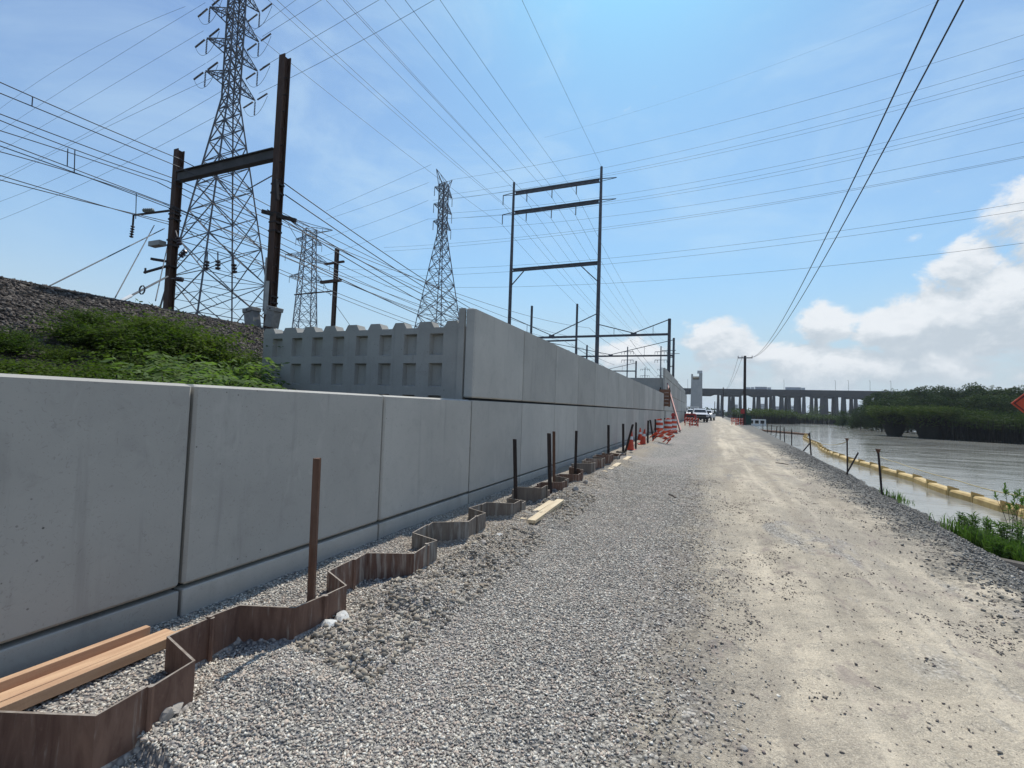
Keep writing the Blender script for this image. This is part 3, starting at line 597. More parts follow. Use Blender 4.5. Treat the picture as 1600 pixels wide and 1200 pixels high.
for (x,tilt,wd,nm) in((-13.70,-.20,.46,'open'),(-12.90,.20,.38,'shut')):
    cb=thing('cabinet','pale grey metal track cabinet leaning left of the portal post foot' if x<-13.5 else 'smaller pale grey metal track cabinet right of the portal post foot','cabinet',(x,10.9,4.02),0,'track cabinets at the portal foot')
    cb.rotation_euler=(0,tilt,0); cb.scale=(.85,.85,.85)
    bevelled(MB().box((-wd/2,-.18,0),(wd/2,.18,.62)),.015).build('housing',M['cabinet'],cb)
    bevelled(MB().box((-wd/2-.03,-.21,.62),(wd/2+.03,.21,.78)),.015).build('lid',M['cabinet'],cb); MB().box((-.05,-.215,.66),(.03,-.20,.72)).build('latch',M['black'],cb)
sv=thing('guy_anchor','white banded guy rod with ring clamp running from the embankment to the portal','guy rod',tuple(onX(182,474,-15.0)))
A=onX(182,474,-15.0); B_=onX(222,453,-15.6); C_=onX(262,432,-16.4)
part('sleeve',lambda b:b.tube([A,A+(B_-A)*.55],.045,7),'white',sv,A); part('rod',lambda b:b.tube([A+(B_-A)*.55,B_,C_],.028,6),'galv',sv,A); part('ring',lambda b:b.tube([B_+np.array((.13*cos(q),0,.13*sin(q))) for q in np.linspace(0,2*pi,11)],.022,5,False),'galv',sv,A)

# tall H frame carrying the transmission line over the track, with the first V-braced catenary beam
hf=thing('transmission_pylon','tall dark steel H frame with three cross beams and hanging insulators above the track','pylon',(-19.4,60,4)); H0=np.array((-19.4,60,4))
for x,zt in((-13.25,33.5),(-25.6,33.3)): part('post',lambda b:b.tube([(x,60,3),(x,60,20.5),(x,60,zt)],[.27,.24,.17],8),'galv',hf,H0)
for z,d_ in((31.7,.42),(28.9,.42),(20.75,.36)):
    part('cross_beam',lambda b:(b.bar((-25.4,60,z+d_/2),(-13.45,60,z+d_/2),.25,.10),b.bar((-25.4,60,z-d_/2),(-13.45,60,z-d_/2),.25,.10),[b.bar((-25.4+.75*i,60,z+(d_/2)*(1 if i%2 else -1)),(-25.4+.75*(i+1),60,z+(d_/2)*(-1 if i%2 else 1)),.12,.08) for i in range(15)],b.box((-25.3,59.97,z-d_/2),(-13.5,60.03,z+d_/2))),'galv',hf,H0)
for z in(31.7,28.9):
    for x in(-27.2,-23.6,-19.95,-16.55,-11.3): 
        if x!=-11.3: part('insulator',lambda b:ins_string(b,(x,60,z-.1),(0,0,-1),1.35,9,.09),'insul',hf,H0)
    part('arm',lambda b:(b.bar((-25.6,60,z+.1),(-27.25,60,z-.05),.08),b.bar((-25.6,60,z-.25),(-27.25,60,z-.07),.05)),'galv',hf,H0)
    part('arm',lambda b:(b.bar((-13.25,60,z+.2),(-11.25,60,z+.05),.08),b.bar((-13.25,60,z-.15),(-11.25,60,z+.03),.05)),'galv',hf,H0)
part('knee_brace',lambda b:b.bar((-25.5,60,18.6),(-23.7,60,20.5),.12),'galv',hf,H0); part('knee_brace',lambda b:b.bar((-13.35,60,18.3),(-15.6,60,20.5),.12),'galv',hf,H0)
def vrods(b,y,x0,z0,xm,zm,x1,z1,zb): 
    b.bar((x0,y,z0),(xm,y,zm),.1); b.bar((xm,y,zm),(x1,y,z1),.1); b.box((xm-.35,y-.1,zm-.22),(xm+.35,y+.1,zm+.05))
    for f_ in(.45,): b.bar((x0+(xm-x0)*f_,y,z0+(zm-z0)*f_),(x0+(xm-x0)*f_,y,zb),.05); b.bar((x1+(xm-x1)*f_,y,z1+(zm-z1)*f_),(x1+(xm-x1)*f_,y,zb),.05)
def gantry(label,y,posts,zb,vs,extra=None):
    o0=np.array((posts[0][0],y,4)); g=thing('catenary_gantry',label,'gantry',tuple(o0))
    for x,zt,r in posts: part('post',lambda b:b.tube([(x,y,2.5),(x,y,zt)],[r,r*.9],8),'galv',g,o0)
    xa=min(q[0] for q in posts); xb=max(q[0] for q in posts)
    part('cross_beam',lambda b:b.bar((xa,y,zb),(xb,y,zb),.22,.26),'galv',g,o0)
    for v in vs: part('tie_rod',lambda b:vrods(b,y,*v,zb),'galv',g,o0)
    return g,o0
g1_,o1=gantry('V-braced catenary gantry joined beside the tall H frame, its outer post nearest the wall',59.4,[(-4.4,12.98,.20),(-25.9,12.2,.14)],11.1,[(-13.0,12.6,-8.6,11.35,-4.4,12.9),(-25.6,14.2,-19.2,11.35,-13.2,14.0)])
for z in(6.1,7.2,8.3): part('insulator',lambda b:ins_string(b,(-4.2,59.3,z),(1,0,.1),.5,4,.09),'insul',g1_,o1)
g2_,o2=gantry('second V-braced catenary gantry along the track, behind the tall H frame',82,[(-5.35,14.0,.2),(-19.9,13.1,.17),(-27.5,13.0,.17)],11.1,[(-5.4,13.7,-15.7,11.35,-26.5,13.6)])
part('crossarm',lambda b:b.bar((-7.2,82,11.95),(-5.0,82,11.95),.1),'galv',g2_,o2); part('crossarm',lambda b:b.bar((-6,82,11.4),(-4.4,82,11.4),.08),'galv',g2_,o2)
q=onY(994,564,112); gx=q[0]
g3_,o3=gantry('third and smallest catenary gantry seen over the long wall',112,[(gx,q[2],.2),(gx-14,q[2],.2)],onY(994,579.8,112)[2],[(gx,onY(993,567,112)[2],gx-7,onY(994,579.8,112)[2]+.3,gx-14,q[2]-1)])
def steelpost(px_,yt,yb,X,r,label,arms=(),mat='galv',name='catenary_post'):
    p=onX(px_,yb,X); y=p[1]; zt=onY(px_,yt,y)[2]; o=thing(name,label,'post',(p[0],y,min(p[2],4))); o0=np.array((p[0],y,min(p[2],4)))
    part('shaft',lambda b:hpost(b,p[0],y,2.5,zt,r*1.5) if r>.15 else b.tube([(p[0],y,2.5),(p[0],y,zt)],r,8),mat,o,o0)
    for (dx0,dx1,yy,hh) in arms:
        z=onY(px_,yy,y)[2]; part('crossarm',lambda b:b.bar((p[0]+dx0,y-.2,z),(p[0]+dx1,y-.2,z+.05),hh),mat,o,o0)
    return o,p,zt
steelpost(521,389,500,-25.7,.16,'single dark steel post with short crossarms behind the notched wall',[(-.9,.9,413,.14),(-1.2,.7,441,.2),(-3.8,0,457,.08)],'portal')
steelpost(830,478,515,-27,.2,'left of two plain dark posts standing inside the tall H frame',[])
o_,p_,zt_=steelpost(900,475,550,-20.5,.2,'right of two plain dark posts inside the tall H frame, thicker and longer',[])
part('cross_beam',lambda b:b.bar((p_[0]-6,p_[1],onY(897,532,p_[1])[2]),(p_[0],p_[1],onY(897,531.7,p_[1])[2]),.22,.26),'galv',o_,np.array(o_.location))
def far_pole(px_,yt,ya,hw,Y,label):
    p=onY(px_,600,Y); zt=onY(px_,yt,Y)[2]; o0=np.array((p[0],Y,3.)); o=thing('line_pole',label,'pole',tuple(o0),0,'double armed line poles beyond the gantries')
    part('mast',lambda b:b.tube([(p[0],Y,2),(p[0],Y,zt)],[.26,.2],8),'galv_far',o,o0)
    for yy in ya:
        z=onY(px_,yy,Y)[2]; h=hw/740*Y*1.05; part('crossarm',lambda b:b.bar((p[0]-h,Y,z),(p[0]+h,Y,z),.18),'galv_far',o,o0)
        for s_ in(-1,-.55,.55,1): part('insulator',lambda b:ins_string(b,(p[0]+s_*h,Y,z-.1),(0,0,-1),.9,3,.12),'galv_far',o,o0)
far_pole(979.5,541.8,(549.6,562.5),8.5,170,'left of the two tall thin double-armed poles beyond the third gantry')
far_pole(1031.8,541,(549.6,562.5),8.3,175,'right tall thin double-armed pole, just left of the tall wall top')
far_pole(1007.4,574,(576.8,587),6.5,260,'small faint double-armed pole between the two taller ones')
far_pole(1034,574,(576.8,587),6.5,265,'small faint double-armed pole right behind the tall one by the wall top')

# ------------------------------------------------------------------ lattice towers
def lattice(name,label,loc,rz,a_of,zb,levels,arms,mat,lw,top=None,horn=None,strain=False):
    t=thing(name,label,'pylon',loc,rz); z0=loc[2]
    cs=[(1,1),(-1,1),(-1,-1),(1,-1)]
    P=lambda c,z:np.array((c[0]*a_of(z),c[1]*a_of(z),z-z0))
    for c in cs:
        b=MB()
        for z,z2 in zip(levels[:-1],levels[1:]): b.bar(P(c,z),P(c,z2),lw*1.6)
        b.build('leg',M[mat],t)
    for k in range(4):
        c,d=cs[k],cs[(k+1)%4]; b=MB()
        for z,z2 in zip(levels[:-1],levels[1:]):
            A0,A1,B0,B1=P(c,z),P(c,z2),P(d,z),P(d,z2); b.bar(A0,B1,lw); b.bar(B0,A1,lw); b.bar(A1,B1,lw*.8)
            if z2-z>4.5:
                mid=(A0+B0+A1+B1)/4; b.bar((A0+A1)/2,(A0+B1)/2*.5+mid*.5,lw*.6); b.bar((B0+B1)/2,(B0+A1)/2*.5+mid*.5,lw*.6)
                b.bar((A0+A1)/2,A0*.5+mid*.5,lw*.6); b.bar((B0+B1)/2,B0*.5+mid*.5,lw*.6); b.bar((A0+A1)/2,A1*.5+mid*.5,lw*.5); b.bar((B0+B1)/2,B1*.5+mid*.5,lw*.5)
        b.build('face_bracing',M[mat],t)
    for z in levels[::3]: MB().bar(P(cs[0],z),P(cs[2],z),lw*.6).bar(P(cs[1],z),P(cs[3],z),lw*.6).build('diaphragm',M[mat],t)
    for (z,half,rise) in arms:
        for s in(1,-1):
            tip=np.array((0,s*half,z-z0+rise*.0)); aa=a_of(z); b=MB()
            lo=[np.array((q*aa,s*aa,z-z0)) for q in(-1,1)]; hi=[np.array((q*aa,s*aa,z-z0+rise)) for q in(-1,1)]
            for q in lo: b.bar(q,tip,lw*1.1)
            for q in hi: b.bar(q,tip,lw*.9)
            for f_ in(.33,.66):
                A_=[lo[i]+(tip-lo[i])*f_ for i in(0,1)]; B2=[hi[i]+(tip-hi[i])*f_ for i in(0,1)]; b.bar(A_[0],A_[1],lw*.6); b.bar(A_[0],B2[0],lw*.6); b.bar(A_[1],B2[1],lw*.6); b.bar(B2[0],B2[1],lw*.5); b.bar(A_[0],hi[0],lw*.5); b.bar(A_[1],hi[1],lw*.5)
            arm=b.build('crossarm',M[mat],t)
            bi=MB(); ins_string(bi,tip+np.array((0,0,-.15)),(0,0,-1),2.3,9,.13); bi.build('insulator',M['insul'],arm)
            if strain:
                for dx in(-1,1):
                    bi=MB(); ins_string(bi,tip+np.array((dx*.6,0,-.05)),(dx,0,.10*(dx)),2.6,12,.14); bi.build('strain_insulator',M['insul'],arm)
                bj=MB(); bj.tube([tip+np.array((x_,0,-2.5+2.3*(abs(x_)/3.2)**2.2)) for x_ in np.linspace(-3.2,3.2,13)],.03,4); bj.build('jumper',M['wire'],arm)
    if horn:
        zt,half=horn
        for s in(1,-1):
            aa=a_of(levels[-1]); b=MB(); tip=np.array((0,s*half,zt-z0)); zz=levels[-1]-z0
            for q in(-1,1): b.bar((q*aa,s*aa,zz-1.5),tip,lw); b.bar((q*aa,-s*aa*.2,zz+.5),tip,lw*.8); b.bar((q*aa,s*aa,zz),(q*aa*.3,s*half*.6,zt-z0-.8),lw*.6); b.bar((q*aa,s*aa,zz),(q*aa,-s*aa*.2,zz+.5),lw*.7)
            b.build('horn',M[mat],t)
    return t
def aA(z):
    h=z-1.75; return max(.86,5.35-.132*(h-11.3)) if h<45.4 else .86
lev=[0,6.5,13,19,24.5,29.2,33.2,36.8,40,42.8,45.2,47,48.9,50.8,52.7,54.6,56.5,58.4,60]
lattice('transmission_tower','largest grey lattice transmission tower, its top cut off by the frame',(-67.7,47.7,0),radians(-7),aA,0,lev+[61.7,63.5,65.3,67],[(49.1,3.75,1.7),(54.0,3.85,1.7),(58.8,3.75,1.7),(63.6,3.6,1.6)],'galv',.115,horn=(70,3.0),strain=True)
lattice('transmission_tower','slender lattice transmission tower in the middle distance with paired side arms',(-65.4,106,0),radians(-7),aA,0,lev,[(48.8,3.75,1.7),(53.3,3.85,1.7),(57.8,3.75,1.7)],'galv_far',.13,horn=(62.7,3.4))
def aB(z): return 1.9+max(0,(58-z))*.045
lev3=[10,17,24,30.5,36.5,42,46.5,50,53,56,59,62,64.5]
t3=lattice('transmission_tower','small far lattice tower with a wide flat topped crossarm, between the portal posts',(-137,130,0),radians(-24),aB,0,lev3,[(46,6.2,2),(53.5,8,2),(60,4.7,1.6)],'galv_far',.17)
b=MB(); zz=65.5
for s in(-1,1):
    for q in(-1.6,1.6): b.bar((q,0,zz-2.5),(0,s*8.4,zz+1.4),.2); b.bar((q,0,zz+.8),(0,s*8.4,zz+1.5),.17)
    for f_ in(.3,.55,.8): b.bar((0,s*8.4*f_,zz-2+3.2*f_),(0,s*8.4*f_,zz+.8+.6*f_),.1)
b.build('top_crossarm',M['galv_far'],t3)

# ------------------------------------------------------------------ wires
WG={}
def wire(pts,r,label,group,n=40,cat='power line',ext=0.0):
    P=np.array(pts,float); s_=np.concatenate([[0],np.cumsum(np.linalg.norm(np.diff(P,axis=0),axis=1))]); s_/=s_[-1]; uu=np.linspace(0,1+ext,n)
    Q=np.stack([np.polyval(np.polyfit(s_,P[:,i],2 if (i==2 and len(P)>2) else 1),uu) for i in range(3)],1)
    o0=Q[0].copy(); return MB().tube(Q-o0,r,6).build('overhead_wire',M['wire'],None,loc=tuple(o0),label=label,cat=cat,group=group,smooth=True)
ORD=['uppermost','second','third','fourth','fifth','sixth','seventh','eighth','ninth','tenth','eleventh','twelfth','thirteenth','fourteenth']
# conductors in line with the track, hung from the tall H frame
G='bare conductors running in line with the track over the H frame'
def sagline(x,z,y0,y1,sag,r,label,group,x1=None,n=36):
    u=np.linspace(0,1,n); x1=x if x1 is None else x1; Q=np.stack([x+(x1-x)*u,y0+(y1-y0)*u,z-4*sag*u*(1-u)],1); o0=Q[0].copy(); return MB().tube(Q-o0,r,5).build('overhead_wire',M['wire'],None,loc=tuple(o0),label=label,cat='power line',group=group,smooth=True)
for z in(30.35,27.4):
    for x in(-27.2,-23.6,-19.95,-16.55):
        sagline(x,z,-60,60,2.6,.014,'near conductor from the %s beam of the tall H frame, %s insulator from the left'%('top' if z>29 else 'second',['first','second','third','fourth'][[-27.2,-23.6,-19.95,-16.55].index(x)]),G); sagline(x,z,60,200,3.0,.018,'far conductor from the %s beam of the tall H frame, %s insulator from the left'%('top' if z>29 else 'second',['first','second','third','fourth'][[-27.2,-23.6,-19.95,-16.55].index(x)]),G+' far')
for x in(-25.6,-13.2): sagline(x,33.4,-60,60,1.8,.013,'thin shield wire from the %s post top of the tall H frame'%('left' if x<-20 else 'right'),'shield wires from the H frame post tops')
# lines that cross above the track from tower to tower and over the river
G='conductors crossing over the river'
LR=[(106,[(704,281),(1100,200),(1400,115),(1600,55)]),(105,[(702,304),(1100,228),(1400,150),(1600,92)]),(104,[(700,312),(1100,240),(1400,165),(1600,110)]),(109,[(676,313),(1100,245),(1400,172),(1600,118)]),
    (102,[(701,333),(1100,283),(1400,216),(1600,170)]),(103,[(690,342),(1100,292),(1400,225),(1600,178)]),(107,[(669,342),(1100,297),(1400,231),(1600,185)]),(101,[(697,359),(1100,318),(1400,264),(1600,222)]),
    (99,[(600,387),(850,366),(1100,334),(1400,283),(1600,244)]),(97,[(600,393),(850,370),(1100,337),(1400,285.5),(1600,246)]),(93,[(500,420),(700,420),(1100,388),(1400,347),(1600,317)]),(90,[(500,432),(700,430),(1100,397),(1400,358),(1600,329)]),(86,[(600,447),(850,447),(1100,433),(1400,404),(1600,380)]),
    (140,[(850,215),(1100,140),(1400,28),(1500,-12)])]
for i,(Y_,q) in enumerate(LR): 
    wire([onY(a,c,Y_) for a,c in q],.023 if i<13 else .014,('%s from the top of the lines meeting the right picture edge'%ORD[i+1]) if i<13 else 'faintest line crossing the sky at the right, above all others',G,ext=.35)
G='conductors of the largest tower passing over the railway'
for Y_,q in [(51.4,[(323,98),(400,45),(462,0)]),(44.3,[(410,57),(502,0)]),(44.3,[(410,105),(592,0)]),(44.3,[(404,146),(457,120),(678,0)])]:
    wire([onY(a,c,Y_) for a,c in q],.023,'line of the largest tower rising right, leaving the top edge '+{462:'nearest the tower',502:'second from the tower',592:'right of the portal post',678:'farthest to the right'}[q[-1][0]],G,ext=.5)
for Y_,q in [(50,[(321,4),(160,102),(0,205)]),(50,[(318,48),(160,142),(0,236)]),(50,[(321,99),(170,189),(0,276)]),(46,[(350,113),(170,197),(0,283)]),(46,[(345,143),(170,240),(0,315)]),(46,[(335,183),(170,268),(0,343)]),(52,[(290,10),(120,90),(0,170)])]:
    wire([onY(a,c,Y_) for a,c in q],.022,'%s of the lines from the largest tower counted down the left picture edge'%ORD[sorted([170,205,236,276,283,315,343]).index(q[-1][1])],G+' to the left',ext=.4)
for Y_,q in [(109,[(670,285),(600,312),(509,343)]),(109,[(669,313),(600,341),(500,374)]),(109,[(669,342),(600,368),(480,408)]),(112,[(674,257),(600,290),(509,330)])]:
    wire([onY(a,c,Y_) for a,c in q],.03,'line falling left from the slender middle tower, %s'%{285:'at its top arm',313:'at its middle arm',342:'at its lowest arm',257:'at its very top'}[q[0][1]],'conductors left of the slender tower')
# catenary and feeder wires in line with the track
G='railway feeder and catenary wires between the portal and the camera'
CAT=[(-17.6,(0,128.5),(157,197),(280,248)),(-17.6,(0,145.5),(145,205),(280,261)),(-18.3,(0,178),(130,227),(272,279)),(-18.6,(0,188),(115,233),(262,283)),(-19.2,(0,204),(85,231),(245,284)),(-18.6,(0,220),(100,258),(270,322)),
     (-18.6,(0,228),(112,268),(270,327)),(-19.6,(0,237),(95,264),(255,318)),(-19.2,(0,274),(70,295),(262,350)),(-19.4,(0,281),(120,312),(262,346))]
ends=[]
for X_,a,b_,c in CAT:
    P_=[onX(*q,X_) for q in(c,b_,a)]; wire(P_,.014,'%s of the dark railway wires counted down the left picture edge'%ORD[len(ends)],G,ext=.5); ends.append(P_[0])
tgt=[(-16,11.0),(-17.5,10.6),(-14.2,12.2),(-21,11.2),(-22.5,10.7),(-19.5,9.6),(-17,9.2),(-15,9.6),(-23.5,9.2),(-20.5,8.8)]
for e,(x,z) in zip(ends,tgt):
    n=24; u=np.linspace(0,1,n)[:,None]; T_=np.array((x,59.4,z)); Q=e+(T_-e)*u; Q[:,2]-=4*1.0*(u*(1-u))[:,0]; MB().tube(Q-e,.017,5).build('overhead_wire',M['wire'],None,loc=tuple(e),label='%s from the left of the wires strung from the near portal to the gantries'%ORD[sorted(range(10),key=lambda k_:tgt[k_][0]).index(tgt.index((x,z)))].replace('uppermost','first'),cat='power line',group='catenary wires beyond the portal',smooth=True)
    sagline(x,z,59.4,82,.25,.02,'short wire between the first two gantries, %s from the left'%ORD[sorted(range(10),key=lambda k_:tgt[k_][0]).index(tgt.index((x,z)))].replace('uppermost','first'),'catenary wires between gantries')
for x,z in((-16.5,10.2),(-9,10.5),(-8.8,9.3),(-16.7,8.9)): sagline(x,z,59.4,200,2,.02,{(-16.5,10.2):'far wire just under the gantry beam at its middle',(-9,10.5):'far wire just under the gantry beam near its outer post',(-8.8,9.3):'lower far wire near the outer gantry post',(-16.7,8.9):'lower far wire at the middle of the gantries'}[(x,z)],'far catenary wires')
for x,z0_ in((-13.7,9.3),(-13.2,8.6),(-13.3,7.9),(-13.6,6.9),(-14.0,8.2)):
    sagline(x,z0_,11.4,59.4,1.2,.02,'wire leaving the right portal post, %s in height'%{9.3:'highest',8.6:'second',7.9:'fourth',6.9:'lowest',8.2:'third'}[z0_],'wires from the right portal post',x1=x-3.0 if z0_>8 else -12.9)
for (x0,y0,x1,y1,X_) in((51,151,50,165,-17.6),(106,232,105,260,-18.6),(117,234,116,270,-18.6),(213,302,212,342,-19.2)):
    A=onX(x0,y0,X_); B_=onX(x1,y1,X_); MB().bar((0,0,0),B_-A,.02).build('dropper',M['wire'],None,loc=tuple(A),label={51:'dropper between the two uppermost railway wires at the left edge',106:'left of the pair of long droppers on the railway wires',117:'right of the pair of long droppers on the railway wires',213:'faint dropper on the lowest railway wires, near the portal'}[x0],cat='dropper',group='droppers on the railway wires')
for (a,b_) in(((257,357),(73,449)),((241,352),(180,465)),((262,383),(243,470)),((520,470),(548,510)),((450,350),(517,462))):
    wire([onX(*a,-18.9) if a[0]<300 else onX(*a,-24),onX(*b_,-15.5 if b_[0]<300 else -24)],.016,{257:'long guy wire from the left portal post down to the left',241:'steep guy wire left of the left portal post',262:'steepest guy wire close beside the left portal post',520:'guy wire right of the single post behind the notched wall',450:'guy wire joining the portal to the single post behind the notched wall'}[a[0]],'guy wires of the railway posts',cat='guy wire')
wire([onX(385,297,-16.5),onX(428,273,-13.6)],.02,'short wire with a dark insulator rising to the right portal post','insulated stay at the portal',cat='guy wire')

# roadside pole line
def upole(x,y,z0,zt,r,label,arm=True):
    o0=np.array((x,y,z0)); o=thing('utility_pole',label,'utility pole',tuple(o0))
    part('shaft',lambda b:b.tube([(x,y,z0-.4),(x,y,zt)],[r,r*.82],10),'wood_pole',o,o0)
    if arm:
        part('crossarm',lambda b:b.bar((x-.85,y-.12,zt-.27),(x+.85,y-.12,zt-.27),.1,.12),'galv',o,o0)
        for s_ in(-.8,-.35,.8): part('insulator',lambda b:ins_string(b,(x+s_,y-.12,zt-.2),(0,0,1),.22,2,.06),'insul',o,o0)
    return o
upole(4.3,67,.4,9.25,.19,'dark wooden utility pole beside the river at the green box',True)
upole(4.05,150,.3,9.4,.17,'farther slim wooden utility pole standing at the road edge',False)
upole(2.5,205,.3,6.6,.16,'farthest short pole before the viaduct piers',False)
G='pair of service wires from the roadside pole'
for dx,pp in((0,[(1250,445),(1300,350),(1340,270),(1400,140),(1465,0)]),(.45,[(1501,0)])):
    P_=[np.array((5.1 if dx==0 else 5.15,66.9,9.05)),np.array((4.35+dx*.7,35,7.9)),np.array((4.05+dx,20,8.25)),np.array((3.62+dx*.85,10.1,9.0)),np.array((3.2+dx*.8,-2,10.6))]
    wire(P_,.017,'%s of the two thick service wires sweeping from the roadside pole to the top edge'%('left' if dx==0 else 'right'),G,n=60)
for dx in(-.8,-.35): sagline(4.3+dx,9.0,67,150,1.6,.018,'%s wire going on to the farther utility pole'%('left' if dx==-.8 else 'right'),'service wires beyond the roadside pole',x1=4.05)

# ------------------------------------------------------------------ viaduct, far pier, far buildings
vd=thing('viaduct','long dark highway viaduct on tall paired columns across the river','bridge',(0,440,0))
dk=MB().box((-420,-8,18.0),(420,9,20.2)).box((-420,-9,20.2),(420,10,21.4)); dk.build('deck',M['viaduct'],vd)
MB().box((-420,-9,21.4),(420,-8.6,22.7)).build('parapet',M['viaduct'],vd); MB().box((-420,9.6,21.4),(420,10,22.7)).build('parapet',M['viaduct'],vd)
rngv=random.Random(3)
bents=[1064,1122,1128,1139.5,1145,1156.5,1164,1178,1185,1197,1204,1209,1221,1228,1233,1243,1248,1256,1268,1275,1285,1291,1302,1307,1318,1330,1337,1352,1358,1371,1380,1395,1409,1423,1440]
for i,px_ in enumerate(bents):
    far=i%3==1; x=onY(px_,640,440+(6 if far else -5))[0]; w_=1.5 if i%4 else 2.1; b=MB()
    yy=6 if far else -5
    b.add([(x-w_,yy-1.2,-1.5),(x+w_,yy-1.2,-1.5),(x+w_,yy+1.2,-1.5),(x-w_,yy+1.2,-1.5),(x-w_*.62,yy-1,17.99),(x+w_*.62,yy-1,17.99),(x+w_*.62,yy+1,17.99),(x-w_*.62,yy+1,17.99)],[(0,3,2,1),(4,5,6,7),(0,1,5,4),(1,2,6,5),(2,3,7,6),(3,0,4,7)])
    b.build('column',M['viaduct'],vd)
for x in range(-400,421,22):
    MB().add([(x-9.4,-4.5,17.98),(x-6,-4.5,16.6),(x+6,-4.5,16.6),(x+9.4,-4.5,17.98),(x-9.4,5.5,17.98),(x-6,5.5,16.6),(x+6,5.5,16.6),(x+9.4,5.5,17.98)],[(0,1,2,3),(4,7,6,5),(1,5,6,2),(0,4,5,1),(3,2,6,7)]).build('haunch',M['viaduct'],vd)
for px_ in(1075,1223,1302,1322,1355,1387):
    x=onY(px_,600,441)[0]; o=thing('lamp_post','slender lamp post on the viaduct deck, %s from the left'%{1075:'first',1223:'second',1302:'third',1322:'fourth',1355:'fifth',1387:'sixth'}[px_],'lamp post',(x,434,21.4),0,'lamp posts on the viaduct'); MB().tube([(0,0,0),(0,0,8.5),(0,1.5,9.2)],.11,5).build('mast',M['galv_far'],o); MB().box((-.2,1.2,9.1),(.2,2.2,9.3)).build('lamp_head',M['galv_far'],o)
def lorry(px_,L,label,mat='grey_truck',h=2.4):
    x=onY(px_,608,436)[0]; o=thing('lorry',label,'truck',(x,435,21.4)); bevelled(MB().box((-L/2,-1.25,1.1),(L/2-3,1.25,1.1+h)),.05).build('trailer',M[mat],o)
    bevelled(MB().box((L/2-2.6,-1.2,.7),(L/2,1.2,3.3)),.2).build('cab',M['white'],o)
    for wx in(-L/2+1.2,-L/2+2.5,L/2-3.4,L/2-.9):
        for s_ in(-1,1): MB().cyl((wx,s_*1.2,.5),(wx,s_*.9,.5),.5).build('wheel',M['black'],o)
lorry(1242,13.5,'long grey articulated truck on the viaduct, the one farther right'); lorry(1192,11.5,'grey box truck in the middle of the three on the viaduct'); lorry(1171,7,'short pale van truck on the viaduct just right of the roadside pole','white',1.9)
for i,(px_,yt,wm) in enumerate(((1149,632,9),(1191.5,631,8),(1214,635,14),(1237,634,7),(1343,632,7))):
    x,_,zt=onY(px_,yt,1100); o=thing('distant_tower_block',['pale far block seen between the first viaduct columns','pale far block right behind the reed tip','wide low far block beyond the reed island','narrow far block left of the pale tree','narrow far block near the wooded end of the viaduct'][i],'building',(x,1100,0)); MB().box((-wm/2,-6,0),(wm/2,6,zt)).build('wall',M['pier'],o)
    for fl in range(int(zt//4)):
        for wx in range(int(wm//3)): MB().box((-wm/2+.8+wx*3,-6.05,2+fl*4),(-wm/2+2.6+wx*3,-5.9,4+fl*4)).build('window',M['glass'],o)
# bridge pier under construction
bp=thing('bridge_pier','tall pale concrete bridge pier standing behind the parked trucks','pier',(-2.52,120,0))
MB().add([(-1.32,-.9,0),(1.32,-.9,0),(1.32,.9,0),(-1.32,.9,0),(-1.22,-.8,9.6),(1.22,-.8,9.6),(1.22,.8,9.6),(-1.22,.8,9.6)],[(0,3,2,1),(4,5,6,7),(0,1,5,4),(1,2,6,5),(2,3,7,6),(3,0,4,7)]).build('shaft',M['pier'],bp)
MB().box((-1.22,-.8,9.6),(-.85,.8,10.9)).box((.5,-.8,9.6),(1.22,.8,11.1)).box((-.85,-.2,9.6),(.5,.8,10.4)).build('notched_head',M['pier'],bp)
MB().box((.1,-.5,11.1),(1.2,.5,11.75)).build('cap_block',M['white'],bp); MB().box((-.8,-.79,9.9),(.45,-.3,10.15)).build('ledge_timber',M['wood_pale'],bp)

